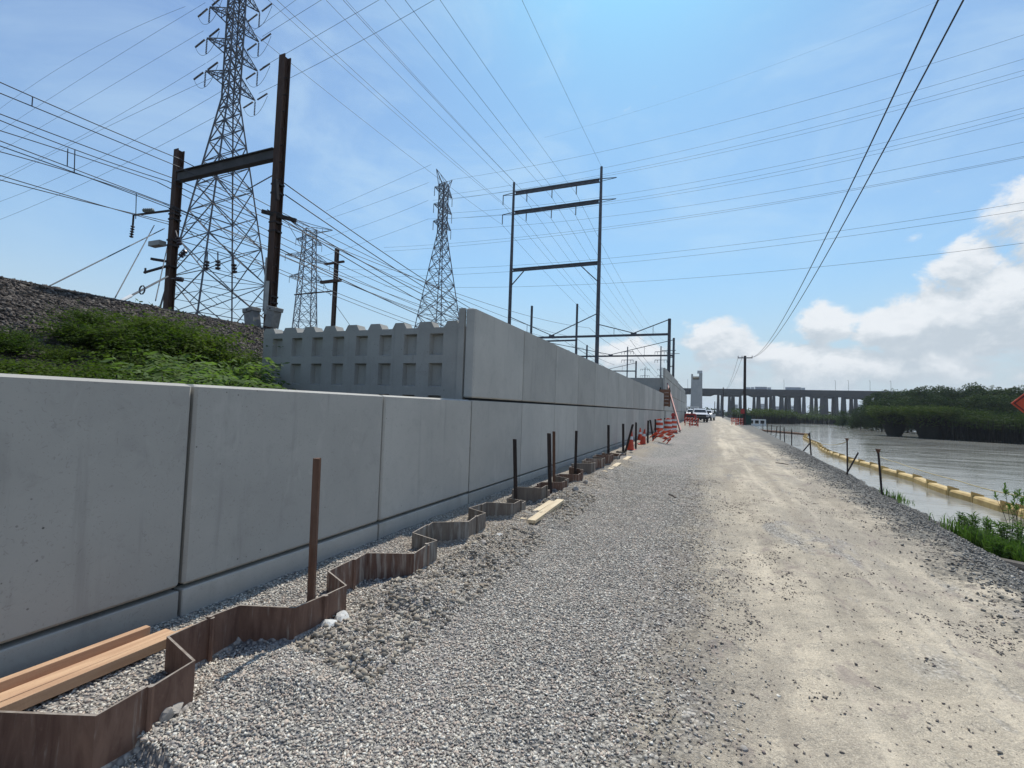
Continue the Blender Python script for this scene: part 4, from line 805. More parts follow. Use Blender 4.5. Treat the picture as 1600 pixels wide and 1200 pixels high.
# ------------------------------------------------------------------ vehicles and site gear
def wheel(o,x,y,r,w=.24,z=None):
    wl=MB().cyl((x-w/2,y,r),(x+w/2,y,r),r,n=16).build('wheel',M['black'],o); MB().cyl((x-w/2-.01,y,r),(x+w/2+.01,y,r),r*.55,n=12).build('rim',M['boxgrey'],wl)
def pickup(x,y,z,rz,label,rack=False,cap=False):
    o=thing('pickup_truck',label,'pickup truck',(x,y,z),rz)
    prof=[(-2.9,.55),(-2.92,.95),(-2.75,1.12),(-1.55,1.22),(-.85,1.78),(-.3,1.88),(.75,1.86),(.95,1.25),(2.85,1.25),(2.88,.55)]
    b=MB(); n=len(prof); W=[.98,1.0,.98,.98,.78,.76,.78,.98,.98,.98]
    vs=[(-W[i],p[0],p[1]) for i,p in enumerate(prof)]+[(W[i],p[0],p[1]) for i,p in enumerate(prof)]
    fs=[tuple(range(n))[::-1],tuple(range(n,2*n))]+[(i,(i+1)%n,n+(i+1)%n,n+i) for i in range(n)]; b.add(vs,fs); b.build('body',M['truckwhite'],o)
    MB().add([(-.86,-1.50,1.255),(.86,-1.50,1.255),(.72,-.90,1.765),(-.72,-.90,1.765)],[(0,1,2,3)]).build('windscreen',M['glass'],o)
    for s_ in(-1,1):
        MB().add([(s_*.985,-1.2,1.28),(s_*.985,.8,1.28),(s_*.80,.65,1.78),(s_*.80,-.72,1.78)],[(0,1,2,3) if s_>0 else (3,2,1,0)]).build('side_window',M['glass'],o)
        bevelled(MB().box((s_*.80-.16,-2.98,.88),(s_*.80+.16,-2.88,1.08)),.02).build('headlight',M['grey_truck'],o)
        bevelled(MB().box((s_*1.12-.1,-1.2,1.15),(s_*1.12+.1,-1.05,1.42)),.03).build('mirror',M['black'],o)
        for yy in(-1.9,1.8): wheel(o,s_*.85,yy,.40)
    MB().box((-.62,-2.97,.78),(.62,-2.90,1.06)).build('grille',M['black'],o); MB().box((-.98,-3.03,.42),(.98,-2.88,.74)).build('bumper',M['black'],o)
    if rack:
        b=MB()
        for xx in(-.8,.8):
            for yy in(-.6,1.0,2.6): b.bar((xx,yy,1.2),(xx,yy,2.25),.06)
            b.bar((xx,-1.2,2.25),(xx,2.8,2.25),.07)
        for yy in(-1.2,-.6,1.0,2.6): b.bar((-.8,yy,2.25),(.8,yy,2.25),.07)
        b.build('ladder_rack',M['white'],o)
    return o
pickup(-1.15,74,.5,radians(6),'white pickup truck facing the camera, nearest of the parked ones')
pickup(-2.3,84,.5,0,'white pickup with a ladder rack parked right behind the nearest pickup',True)
pickup(1.05-1.1,92,.5,radians(-8),'white pickup partly hidden on the road side behind the nearest one')
cp=thing('compressor','dark red towable compressor parked against the tall wall in front of the trucks','compressor',tuple(onz(1079,662,.45))); cp.scale=(.85,.85,.85)
bevelled(MB().box((-.75,-1.2,.55),(.75,1.2,1.45)),.12,2).build('canopy',M['red'],cp); MB().box((-.6,-1.1,.40),(.6,1.1,.55)).bar((0,-1.1,.5),(0,-2.1,.45),.08).build('chassis',M['black'],cp)
for s_ in(-1,1): wheel(cp,s_*.78,.1,.33,.18)
MB().box((-.5,-1.24,.75),(.5,-1.19,1.2)).build('grille',M['black'],cp)
# ladder against the wall end
A=onz(1064,676,.27); B_=onX(1043,602,WX+.03); ld=thing('ladder','long red fibreglass ladder leaning on the end of the tall wall','ladder',tuple(A)); dv=B_-A; sd_=np.cross(dv,(1,0,0)); sd_/=np.linalg.norm(sd_); sd_*=.2
for s_ in(-1,1): MB().bar(sd_*s_,dv+sd_*s_,.07,.035).build('rail',M['red'],ld)
for i in range(1,int(np.linalg.norm(dv)/.32)): f_=i*.32/np.linalg.norm(dv); MB().bar(dv*f_-sd_,dv*f_+sd_,.035).build('rung',M['boxgrey'],ld)
# drums and cones
def drum(p,label,lamp=False,tilt=0):
    o=thing('traffic_drum',label,'traffic drum',tuple(p),0,'orange and white traffic drums'); o.rotation_euler=(tilt,tilt*.5,0)
    MB().cyl((0,0,0),(0,0,.09),.36,.34,16).build('base_ring',M['black'],o); z=.09
    for i,(h,m_) in enumerate(((.17,'orange'),(.15,'white'),(.16,'orange'),(.15,'white'),(.17,'orange'),(.12,'white'))):
        r0=.295-.012*i; MB().cyl((0,0,z),(0,0,z+h-.004),r0,r0-.008,18).build('band',M[m_],o); z+=h
    MB().cyl((0,0,z),(0,0,z+.05),.19,.16,14).bar((-.09,0,z+.05),(.09,0,z+.05),.03,.09).build('top_handle',M['orange'],o)
    if lamp: MB().box((-.10,-.05,z+.06),(.10,.05,z+.18)).cyl((0,-.06,z+.3),(0,.06,z+.3),.14,n=14).build('warning_lamp',M['red'],o)
drum(onz(1029,683,.22),'striped drum nearest the camera, among the dark stakes')
drum(onz(1043.5,679,.24),'striped drum in the middle, half hidden by the one with a lamp')
drum(onz(1051.5,677.5,.25),'striped drum with a red lamp on top, beside the foot of the ladder',True)
def cone(p,label,h=.9,tilt=(0,0)):
    o=thing('traffic_cone',label,'traffic cone',tuple(p),0,'orange cones along the piling'); o.rotation_euler=(*tilt,0)
    bevelled(MB().box((-.2,-.2,0),(.2,.2,.035)),.01).build('base',M['orange'],o); MB().cyl((0,0,.035),(0,0,h),.145,.025,16).build('cone_body',M['orange'],o)
    MB().cyl((0,0,h*.55),(0,0,h*.72),.085,.060,16).build('reflective_collar',M['white'] if h<.95 else M['red'],o)
cone(onz(985,703,.16),'orange cone under the leaning stake, the one nearer the camera',.78,(0,.05))
cone(onz(1004,695,.18),'orange cone between the leaning stake and the fallen rail',.74,(0,.12))
cone(onz(1000,690,.2),'small orange cone close behind the second one, near the wall',.7)
def barricade(p,rz,tilt,label,boards=2):
    o=thing('barricade',label,'barricade',tuple(p),0,'orange barricades'); o.rotation_euler=(tilt[0],tilt[1],rz); o.scale=(.72,.72,.85)
    for s_ in(-1,1): MB().bar((s_*.5,-.3,0),(s_*.5,0,1.0),.05).bar((s_*.5,.3,0),(s_*.5,0,1.0),.05).build('leg',M['orange'],o)
    for i in range(boards):
        b=MB().box((-.62,-.06,.82-i*.34),(.62,-.03,1.02-i*.34)).build('board',M['orange'],o)
        for k in range(3): MB().add([(-.5+k*.4,-.062,.83-i*.34),(-.38+k*.4,-.062,.83-i*.34),(-.28+k*.4,-.062,1.01-i*.34),(-.40+k*.4,-.062,1.01-i*.34)],[(0,1,2,3)]).build('stripe',M['white'],b)
barricade(onz(1026,692,.2),.6,(.75,.35),'orange folding barricade toppled against the stakes before the nearest drum')
barricade(onz(1035,682,.22),1.2,(1.0,.0),'orange barricade lying collapsed between the nearest drum and the middle drum',1)
barricade(onz(1076,665,.42),.2,(0,0),'upright orange barricade before the red compressor, left one')
barricade(onz(1084,667,.42),-.25,(0,0),'upright orange barricade before the white pickup, right one',3)
barricade(onz(1155,665,.45),.3,(0,0),'orange barricade at the river side near the utility pole',3)
barricade(onz(1149,664,.45),-.4,(.2,0),'second orange barricade tucked behind the one by the river',2)
bx=thing('equipment_box','dark green tarpaulin wrapped box at the foot of the roadside utility pole','box',tuple(onz(1164,664,.42)))
bevelled(MB().box((-.65,-.5,0),(.7,.5,1.25)),.08,2).build('cover',M['green'],bx); MB().box((-.35,-.4,1.1),(.2,.1,1.55)).build('bundle',M['green'],bx)
rf=thing('danger_flag','dark red notice panel beside the utility pole above the green box','sign',tuple(onY(1160,662,65.5))); MB().bar((0,0,0),(0,0,1.9),.05).build('stake',M['wood_pole'],rf); MB().box((-.22,-.03,1.25),(.22,.0,1.8)).build('panel',M['red'],rf)
for i,px_ in enumerate((1178,1187)):
    p=onz(px_,664.5,WATER); wb=thing('work_float','white railed work float on the water, '+('the one closer to the utility pole' if i==0 else 'the one farther from the utility pole'),'float',(p[0],p[1],WATER),0,'white work floats'); wb.scale=(1.5,1.5,1.5)
    b=MB().box((-.95,-.2,0),(.95,.2,.25)).box((-.95,-.12,.85),(.95,.12,1.05)).box((-.95,-.15,.25),(-.75,.15,.85)).box((.75,-.15,.25),(.95,.15,.85)).box((-.1,-.15,.25),(.1,.15,.85)); b.build('deck_frame',M['white'],wb)

# ------------------------------------------------------------------ shore posts, rope, boom
POSTS=[(1372,704,1378,773,'nearest shore marker post, with a funnel cap, left of the grass'),(1323.5,686.6,1324,737,'upright shore post with a funnel cap beside a leaning stake'),(1341,707,1325,736,'short stake leaning right against the capped shore post'),
 (1264.7,676,1267.5,713,'upright shore post where the boom bends away'),(1265,693,1255,705,'short stake leaning at the foot of the post at the boom bend'),(1237,670.6,1237,698.7,'thin shore post, first one beyond the boom bend'),
 (1225,668,1226,692,'thin shore post, middle of the thin row beyond the boom bend'),(1219,665,1219,689,'thin shore post just left of the middle of the thin row'),(1214,666,1212,685,'slightly tilted thin post in the far row by the water'),
 (1206,664,1204,683,'thin tilted post near the far end of the shore row'),(1199,663,1199,680,'second last tiny post of the far shore row'),(1192,661,1192,677,'last and smallest post of the shore row')]
caps=[]
for i,(xt,yt,xb,yb,lab) in enumerate(POSTS):
    zb=-.62; p=onz(xb,yb,zb); tp=onY(xt,yt,p[1]+(.05 if i<6 else 0)); r=.028 if i<3 else .04
    o=thing('marker_post',lab,'post',tuple(p),0,'steel posts along the shore'); d_=tp-p; MB().bar(-d_/np.linalg.norm(d_)*.5,d_,r*1.7,r*1.7).bar(np.array((r*.8,0,0))-d_*.1,d_*.98+np.array((r*.8,0,0)),.012,.03).build('shaft',M['dark_steel'],o)
    if i in(0,1): MB().cyl(d_+np.array((0,0,-.08)),d_+np.array((0,0,.05)),.03,.075,10).build('cap',M['rust_post'],o)
    caps.append(tp)
def rope(pts,sag,label):
    P=[]; 
    for a,b_ in zip(pts[:-1],pts[1:]):
        for u in np.linspace(0,1,12)[:-1]: q=np.array(a)+(np.array(b_)-a)*u; q[2]-=4*sag*u*(1-u); P.append(q)
    P.append(np.array(pts[-1])); o0=P[0].copy(); MB().tube([q-o0 for q in P],.018,5).build('rope',M['rope'],None,loc=tuple(o0),label=label,cat='rope')
rope([onz(1600,776,-.45),onz(1500,752,-.5),onz(1400,722,-.6),onz(1372,712,-.6)],.05,'pale yellow rope strung low over the water right of the near shore post')
rope([caps[1]+np.array((0,0,-.1)),onz(1290,694,-.3),caps[3]+np.array((0,0,-.5))],.1,'thin rope hanging between the capped shore posts over the water')
bt=[(1640,822),(1600,807),(1574,801),(1528,786),(1490,775),(1456,763),(1434,753.6),(1408,746),(1383,739),(1365,732),(1347,727),(1330,723),(1316,717),(1296,710),(1284,703),(1280,697),(1266,691),(1257,686),(1260,681.5)]
P=[onz(*q,WATER)[:2] for q in bt]; 
bo=thing('floating_boom','long yellow floating containment boom curving along the river shore','floating boom',(P[1][0],P[1][1],WATER)); O0=np.array((P[1][0],P[1][1],0))
sk=M['boom']
path=[np.array(P[0])]
for a,b_ in zip(P[:-1],P[1:]):
    L_=np.linalg.norm(b_-a); k=max(1,int(round(L_/1.9))); path+= [a+(b_-a)*(i+1)/k for i in range(k)]
for a,b_ in zip(path[:-1],path[1:]):
    d_=(b_-a); L_=np.linalg.norm(d_); d_/=L_; n_=np.array((-d_[1],d_[0])); b=MB(); w_=.17; e=.035
    ring=[(-w_,-.10),(-w_,.17),(-w_*.75,.23),(w_*.75,.23),(w_,.17),(w_,-.10)]
    vs=[]
    for s_ in(e,.12,L_-.12,L_-e):
        k=.85 if s_ in(e,L_-e) else 1
        for (q,z) in ring: p=a+d_*s_+n_*q*k; vs.append((*(p-O0[:2]),z))
    fs=[tuple(range(6))[::-1],tuple(range(18,24))]
    for j in range(3):
        for i in range(6): fs.append((j*6+i,j*6+(i+1)%6,(j+1)*6+(i+1)%6,(j+1)*6+i))
    fl=b.add(vs,fs).build('float',sk,bo)
    p=b_-O0[:2]; b=MB(); t0=p-d_*.03; t1=p+d_*.03
    b.add([(*(t0-n_*.16),-.1),(*(t0+n_*.16),-.1),(*(t0+n_*.17),.36),(*(t0-n_*.15),.27),(*(t1-n_*.16),-.1),(*(t1+n_*.16),-.1),(*(t1+n_*.17),.36),(*(t1-n_*.15),.27)],[(0,3,2,1),(4,5,6,7),(0,1,5,4),(1,2,6,5),(2,3,7,6),(3,0,4,7)]); b.build('connector',sk,bo)
b2=[(1262,680),(1237,677.6),(1206,675),(1186,673)]; P2=[onz(*q,WATER) for q in b2]
db=thing('dark_boom','thin dark far end of the boom crossing the water toward the last posts','floating boom',tuple(P2[0])); 
for a,b_ in zip(P2[:-1],P2[1:]):
    for i in range(4): A=a+(b_-a)*i/4; B_=a+(b_-a)*(i+.9)/4; MB().tube([A-P2[0]+(0,0,.08),B_-P2[0]+(0,0,.08)],.2,7).build('float',M['rust_post'],db)

# ------------------------------------------------------------------ road work sign at the right edge
q=onY(1580,630,9.5); sc_=np.array((q[0]+.86,9.5,q[2])); sg=thing('road_sign','orange diamond road sign facing the road at the right edge of the picture','sign',(sc_[0],9.5,float(ground_z(sc_[0],9.5))))
zc=sc_[2]-sg.location.z
def dia(h,y,t_): return [(-h,y,zc),(0,y,zc-h),(h,y,zc),(0,y,zc+h),(-h,y+t_,zc),(0,y+t_,zc-h),(h,y+t_,zc),(0,y+t_,zc+h)]
BF=[(0,1,2,3),(7,6,5,4),(0,4,5,1),(1,5,6,2),(2,6,7,3),(3,7,4,0)]
MB().add(dia(.86,0,.012),BF).build('panel',M['orange'],sg); 
o_,i_=dia(.835,-.003,.002),dia(.815,-.003,.002)
MB().add(o_[:4]+i_[:4],[(0,1,5,4),(1,2,6,5),(2,3,7,6),(3,0,4,7)]).build('border',M['black'],sg)
MB().bar((0,.05,-.3),(0,.05,zc+.6),.06).bar((-.6,.05,zc),(.6,.05,zc),.04).build('mast',M['galv'],sg)
for s_ in(-1,1): MB().bar((0,.05,.35),(s_*.6,.5,.0),.04).bar((0,.05,.35),(s_*.6,-.4,.0),.04).build('leg',M['galv'],sg)

# ------------------------------------------------------------------ rocks and rubble one can pick out
def rock(p,r,label,mat='rock',flat=.6,seed=0):
    rr=random.Random(seed); bm=bmesh.new(); bmesh.ops.create_icosphere(bm,subdivisions=2,radius=r)
    for v in bm.verts:
        k=1+.28*sin(v.co.x/r*2.3+seed)*cos(v.co.y/r*2.9+seed*2)+rr.uniform(-.08,.08); v.co=v.co*k; v.co.z*=flat; v.co.x*=1.2
    for pl_ in range(4):
        nn=Vector((rr.uniform(-1,1),rr.uniform(-1,1),rr.uniform(-.2,1))).normalized()
        for v in bm.verts:
            d_=v.co.dot(nn)-r*.55
            if d_>0: v.co-=nn*d_
    me=bpy.data.meshes.new('rock'); bm.to_mesh(me); bm.free(); me.materials.append(M[mat]); z=float(ground_z(p[0],p[1]))
    return link('rock',me,None,(p[0],p[1],z+r*flat*.35),(0,0,rr.uniform(0,6)),label,'rock')
RK=[((531,978),.075,'white lump of broken concrete at the corner of the zigzag piles','rock_white'),((512,990),.06,'pale flat slab of rubble just left of the white concrete lump','rock_white'),((703,833),.04,'small white round stone inside the third grey pile pocket','rock_white'),
 ((795,775),.0,'',''),((255,1140),.05,'grey rock against the foot of the nearest rusty sheet pile','rock'),((270,1128),.045,'rock touching the sheet pile beside a similar one nearer the road','rock'),((662,898),.045,'brown rock in the clay beside the grey sheet pile','rock'),((755,862),.06,'large pale rock between the clay and the gravel','rock'),
 ((780,848),.055,'flat pale rock behind the large pale rock','rock_white'),((898,775),.08,'flat brown slab of stone right of the timber offcuts','rock'),((915,765),.07,'rough stone behind the flat brown slab','rock'),((1163,1157),.022,'dark pebble on the tan track nearest the bottom edge','rock')]
for i,(q,r,lab,mt_) in enumerate(RK):
    if r: p=onz(*q,.06); rock(p,r,lab,mt_,.55,i+1)

# ------------------------------------------------------------------ vegetation
def quads(C0,D,U,ln,wd,name,mat,shape=4):
    """leaf quads: centre-base C0, direction D (unit), side U (unit), lengths, widths"""
    ln=np.asarray(ln).reshape(-1,1); wd=np.asarray(wd).reshape(-1,1); A=C0; B_=C0+D*ln*.5+U*wd*.5; E_=C0+D*ln; G_=C0+D*ln*.5-U*wd*.5
    V=np.stack([A,B_,E_,G_],1).reshape(-1,3); Fq=np.arange(len(V)).reshape(-1,4); return raw_mesh(name,V,Fq,mat)
def unit(v): return v/(np.linalg.norm(v,axis=-1,keepdims=True)+1e-9)
def rdir(n): return unit(rng.normal(size=(n,3)))
def surf(x,y):
    """where the sight line meets the embankment"""
    d=ray(x,y); d=d/np.linalg.norm(d)
    for s_ in np.arange(4,60,.05):
        p=EYE+d*s_
        if p[0]<-3.76 and p[2]<float(emb_z(p[0],p[1])): return p
    return None
def frond_mesh(kind,R,nf,name):
    """shrub of arching fronds with paired leaflets"""
    Cs=[];Ds=[];Us=[];Ls=[];Ws=[]
    for i in range(nf):
        a=rng.uniform(0,2*pi); tilt=rng.uniform(.15,1.25); L_=R*rng.uniform(.6,1.15); base=np.array((rng.normal(0,R*.28),rng.normal(0,R*.28),rng.uniform(0,R*.35)))
        h=np.array((cos(a),sin(a),0)); k=13 if kind=='bright' else 11
        for j in range(k):
            u=(j+1)/k; ang=tilt+u*.8; p=base+h*(L_*u*sin(ang*.75+.15))+np.array((0,0,L_*(u*cos(tilt)*.95-.38*u*u)))
            side=np.array((-sin(a),cos(a),0))
            for s_ in(-1,1):
                d_=unit(side*s_*.9+h*.55+np.array((0,0,-.25))+rng.normal(0,.18,3)); Cs.append(p+rng.normal(0,.012,3)); Ds.append(d_); Us.append(unit(np.cross(d_,np.array((0,0,1.))+rng.normal(0,.35,3))))
                Ls.append((.19 if kind=='bright' else .085)*(1-.45*u)*rng.uniform(.8,1.2)); Ws.append((.040 if kind=='bright' else .030)*rng.uniform(.8,1.2))
    return quads(np.array(Cs),np.array(Ds),np.array(Us),Ls,Ws,name,M['leaf_bright' if kind=='bright' else 'leaf_dark'])
def stem_mesh(R,n,name):
    b=MB()
    for i in range(n):
        a=rng.uniform(0,2*pi); t_=rng.uniform(.1,.6); b.tube([(rng.normal(0,R*.15),rng.normal(0,R*.15),-.08),(cos(a)*R*.35*t_,sin(a)*R*.35*t_,R*.35),(cos(a)*R*.8*t_,sin(a)*R*.8*t_,R*.72)],[.016,.011,.005],5)
    return b.mesh(name,M['bark'])
dk_v=[(frond_mesh('dark',.68,150,'foliage'),stem_mesh(.6,7,'stem')) for _ in range(4)]; br_v=[(frond_mesh('bright',.62,46,'foliage'),stem_mesh(.6,7,'stem')) for _ in range(3)]
SHR=[(0,560,'dark',1.0),(18,575,'dark',1.0),(42,570,'dark',1.0),(88,585,'dark',.9),(2,540,'dark',.8),(130,585,'dark',.9),(150,575,'dark',.9),(262,570,'bright',1.1),(285,562,'bright',1.0),(312,572,'bright',1.1),(338,562,'bright',1.0),(356,578,'bright',1.1),(150,515,'dark',.9),(270,500,'dark',.8),(300,520,'dark',.9),(8,522,'dark',.8),(10,500,'dark',.6),(28,555,'dark',1.0),(70,562,'dark',1.0),(115,575,'dark',.9),(60,590,'dark',.9),(10,588,'dark',.9),(150,548,'dark',.9),(185,572,'dark',1.05),(160,598,'dark',.9),(100,545,'dark',.75),(128,500,'dark',.9),(140,475,'dark',.8),(118,488,'dark',.6),
 (200,520,'dark',1.05),(180,508,'dark',.8),(222,548,'dark',1.1),(255,510,'dark',1.1),(240,500,'dark',.9),(285,520,'dark',1.15),(300,545,'dark',1.1),(270,550,'dark',1.0),(215,590,'dark',1.0),(250,580,'bright',1.0),(270,592,'bright',1.0),(300,578,'bright',1.05),(325,592,'bright',1.0),(320,560,'dark',1.0),(345,575,'bright',1.05),(370,592,'bright',1.0),
 (335,540,'dark',.95),(362,560,'dark',1.0),(385,575,'bright',1.0),(400,590,'bright',.95),(375,548,'dark',.7),(90,530,'dark',.5),(95,604,'dark',.9),(130,610,'dark',.9),(35,610,'dark',.9),(190,612,'dark',.9),(240,612,'bright',.9),(290,612,'bright',.9),(345,610,'bright',.9),(395,562,'dark',.8)]
lab_d=['dark green feathery shrub on the ballast slope','low dark shrub spreading over the embankment stones','dense dark bush growing on the embankment behind the panels']
colw=[(30,'at the left picture edge'),(75,'near the left picture edge'),(110,'left of the guy wire foot'),(140,'left of the guy rod foot'),(175,'below the foot of the white guy rod'),(210,'below the white guy rod sleeve'),(245,'below the pale skyline bush'),(275,'below the left portal post'),(310,'below the left leg of the big tower'),(340,'below the middle of the big tower'),(368,'below the right leg of the big tower'),(392,'left of the notched wall'),(2000,'touching the notched wall')]
used_lb={}; SHR.sort(key=lambda q:q[0])
for i,(x,y,k,s_) in enumerate(SHR):
    if x>376: continue
    yb=y+38+rng.uniform(-4,6); lim=572+x*.04
    p=surf(x,min(yb,lim))
    if p is None: continue
    if yb>lim: dd=p[:2]/np.linalg.norm(p[:2]); p[:2]-=dd*min(3.2,(yb-lim)*.07); p[2]=float(emb_z(p[0],p[1]))
    if p[0]>-4.6: continue
    s_=s_*min(1.5,np.linalg.norm(p[:2])/8.5)*(1.25 if k=='bright' else 1.0)*(.58 if y<500 else (.80 if y<545 else 1.0))
    v=(dk_v if k=='dark' else br_v)[i%(4 if k=='dark' else 3)]; row='top row' if y<505 else ('upper row' if y<540 else ('middle row' if y<572 else ('lower row' if y<600 else 'bottom row')))
    lb=('%s shrub, %s, '%('dark green' if k=='dark' else 'bright green',row))+[n_ for w_,n_ in colw if x<w_][0]
    used_lb[lb]=used_lb.get(lb,0)+1
    if used_lb[lb]>1: lb+=[', right one',', rightmost'][min(used_lb[lb]-2,1)]
    o=thing('shrub',lb,'shrub',tuple(p),i*1.7,'shrubs on the embankment'); q_=s_*rng.uniform(.75,1.15); o.scale=(q_,q_,q_*rng.uniform(.85,1.2))
    link('foliage',v[0],o); link('stem',v[1],o)
BANK=[(5.55,12.9,.50,'bushy plant at the tip of the bank grass, closest to the shore post'),(5.75,12.2,.60,'leafy bush second in from the tip of the bank grass'),(6.05,11.7,.7,'broad leafy bush in the middle of the bank grass'),(5.95,11.0,.65,'low leafy bush beside the road gravel at the right edge'),(6.45,11.3,.8,'tallest leafy bush of the bank, at the right picture edge'),(6.3,12.3,.6,'bush leaning over the water before the yellow boom')]
for i,(x,y,k_,lb) in enumerate(BANK):
    o=thing('shrub',lb,'shrub',(x,y,float(ground_z(x,y))-.05),i*1.3,'bushes on the near river bank'); k_*=1.35; o.scale=(k_,k_,k_*.95); link('foliage',br_v[i%3][0],o); link('stem',br_v[i%3][1],o)
# broad leaved bush on the skyline behind the crest
q=surf(215,484); 
for j,(x,sc) in enumerate(((195,.8),(225,.9),(240,.75))):
    q=onX(x,478,-16.2); o=thing('shrub',['pale broad-leaved bush on the skyline by the white guy rod','leafy bush on the skyline left of the portal post','small bush on the skyline touching the left portal post'][j],'shrub',(q[0],q[1],4.0)); 
    n=420; c=rng.normal(0,.24,(n,3))*sc; c[:,2]=abs(c[:,2])*.9+.05; d_=rdir(n); link('foliage',quads(c,d_,unit(np.cross(d_,rdir(n))),rng.uniform(.10,.2,n),rng.uniform(.07,.12,n),'foliage',M['leaf_dark' if j else 'leaf_bright']),o); link('stem',br_v[0][1],o)
# grass and weeds on the near river bank
def grass(name,cx,cy,n,h0,h1,mat,label,spread,zfn=ground_z,wid=.009,**kw):
    x=cx+np.clip(rng.normal(0,spread[0],n),-1.5*spread[0],3*spread[0]); y=cy+np.clip(rng.normal(0,spread[1],n),-9,2.6*spread[1]); k_=vnoise(x,y,2.3,5)>-.25; x,y=x[k_],y[k_]; n=len(x); z=np.maximum(zfn(x,y),WATER-.2); a=rng.uniform(0,2*pi,n); h=rng.uniform(h0,h1,n); lean=rng.uniform(.1,.75,n)
    B=np.stack([x,y,z],1); dirh=np.stack([np.cos(a),np.sin(a),0*a],1); side=np.stack([-np.sin(a),np.cos(a),0*a],1)*wid*rng.uniform(.7,1.5,(n,1))
    P1=B+dirh*(h*lean*.3)[:,None]+np.stack([0*h,0*h,h*.6],1); P2=B+dirh*(h*lean)[:,None]+np.stack([0*h,0*h,h*(1-.35*lean)],1)
    V=np.stack([B-side,B+side,P1+side*.8,P1-side*.8,P2+side*.15,P2-side*.15],1).reshape(-1,3); i=np.arange(n)[:,None]*6
    Fq=np.concatenate([i+np.array([[0,1,2,3]]),i+np.array([[3,2,4,5]])],1).reshape(-1,4); return link(name,raw_mesh(name,V,Fq,M[mat]),kind='stuff',label=label,**kw)
grass('grass',5.55,12.1,5200,.20,.50,'leaf_grass','tall green grass and weeds on the near river bank',(.36,1.0))
grass('grass',6.0,10.9,5200,.3,.7,'leaf_grass','thick green grass at the right edge of the bank',(.40,.9))
grass('grass',5.75,19.3,260,.12,.35,'leaf_grass','small tuft of grass at the foot of the near shore post',(.18,.3))
def weed(px_,py_,label,hh,nleaf=70,seedhead=False,z=-.65):
    p=onz(px_,py_,z); p[2]=max(float(ground_z(p[0],p[1])),WATER); o=thing('weed',label,'plant',tuple(p)); b=MB(); Cs=[];Ds=[]
    for k in range(6):
        a=rng.uniform(0,2*pi); t_=rng.uniform(.05,.35); top=np.array((cos(a)*hh*t_,sin(a)*hh*t_,hh*rng.uniform(.8,1.1))); b.tube([(0,0,-.1),top*.5+np.array((0,0,.05)),top],[.007,.005,.003],4)
        for j in range(nleaf//6): u=rng.uniform(.2,1); Cs.append(top*u+rng.normal(0,.015,3)); Ds.append(unit(np.array((rng.normal(),rng.normal(),rng.uniform(-.1,.9)))))
        if seedhead:
            for j in range(26): Cs.append(top*rng.uniform(.86,1.08)); Ds.append(unit(np.array((rng.normal()*.5,rng.normal()*.5,1.))))
    Cs=np.array(Cs); Ds=np.array(Ds); n=len(Cs); b.build('stem',M['shaded_reed_stem'],o); link('foliage',quads(Cs,Ds,unit(np.cross(Ds,rdir(n))),rng.uniform(.07,.17,n)*(1 if not seedhead else .9),rng.uniform(.012,.028,n),'foliage',M['leaf_grass']),o)
for i,(x,y,l,h) in enumerate([(1505,820,'low weed at the tip of the bank grass, reaching over the water',.45),(1522,822,'bushy weed beside the low one at the tip of the bank grass',.5),(1545,835,'leafy weed midway along the bank grass, lighter green',.55),(1570,845,'broad leafy weed before the reeds at the right edge',.6),(1593,850,'weed at the very right edge below the yellow boom',.65),(1560,870,'low weed closest to the road gravel',.4)]): weed(x,y,l,h,260)
weed(1580,815,'tall reed with dark seed heads standing before the boom',.95,40,True); weed(1592,818,'slender reed stalk right of the one with seed heads',.75,40,True)
p=onz(1590,883,-.45); lg=MB().tube([(-.1,.35,.02),(.1,-.05,.05),(.35,-.5,.03)],[.07,.085,.06],9).build('driftwood_log',M['reed_log'],None,loc=(p[0],p[1],float(ground_z(p[0],p[1]))),label='grey log lying at the foot of the bank grass by the right edge',cat='log')

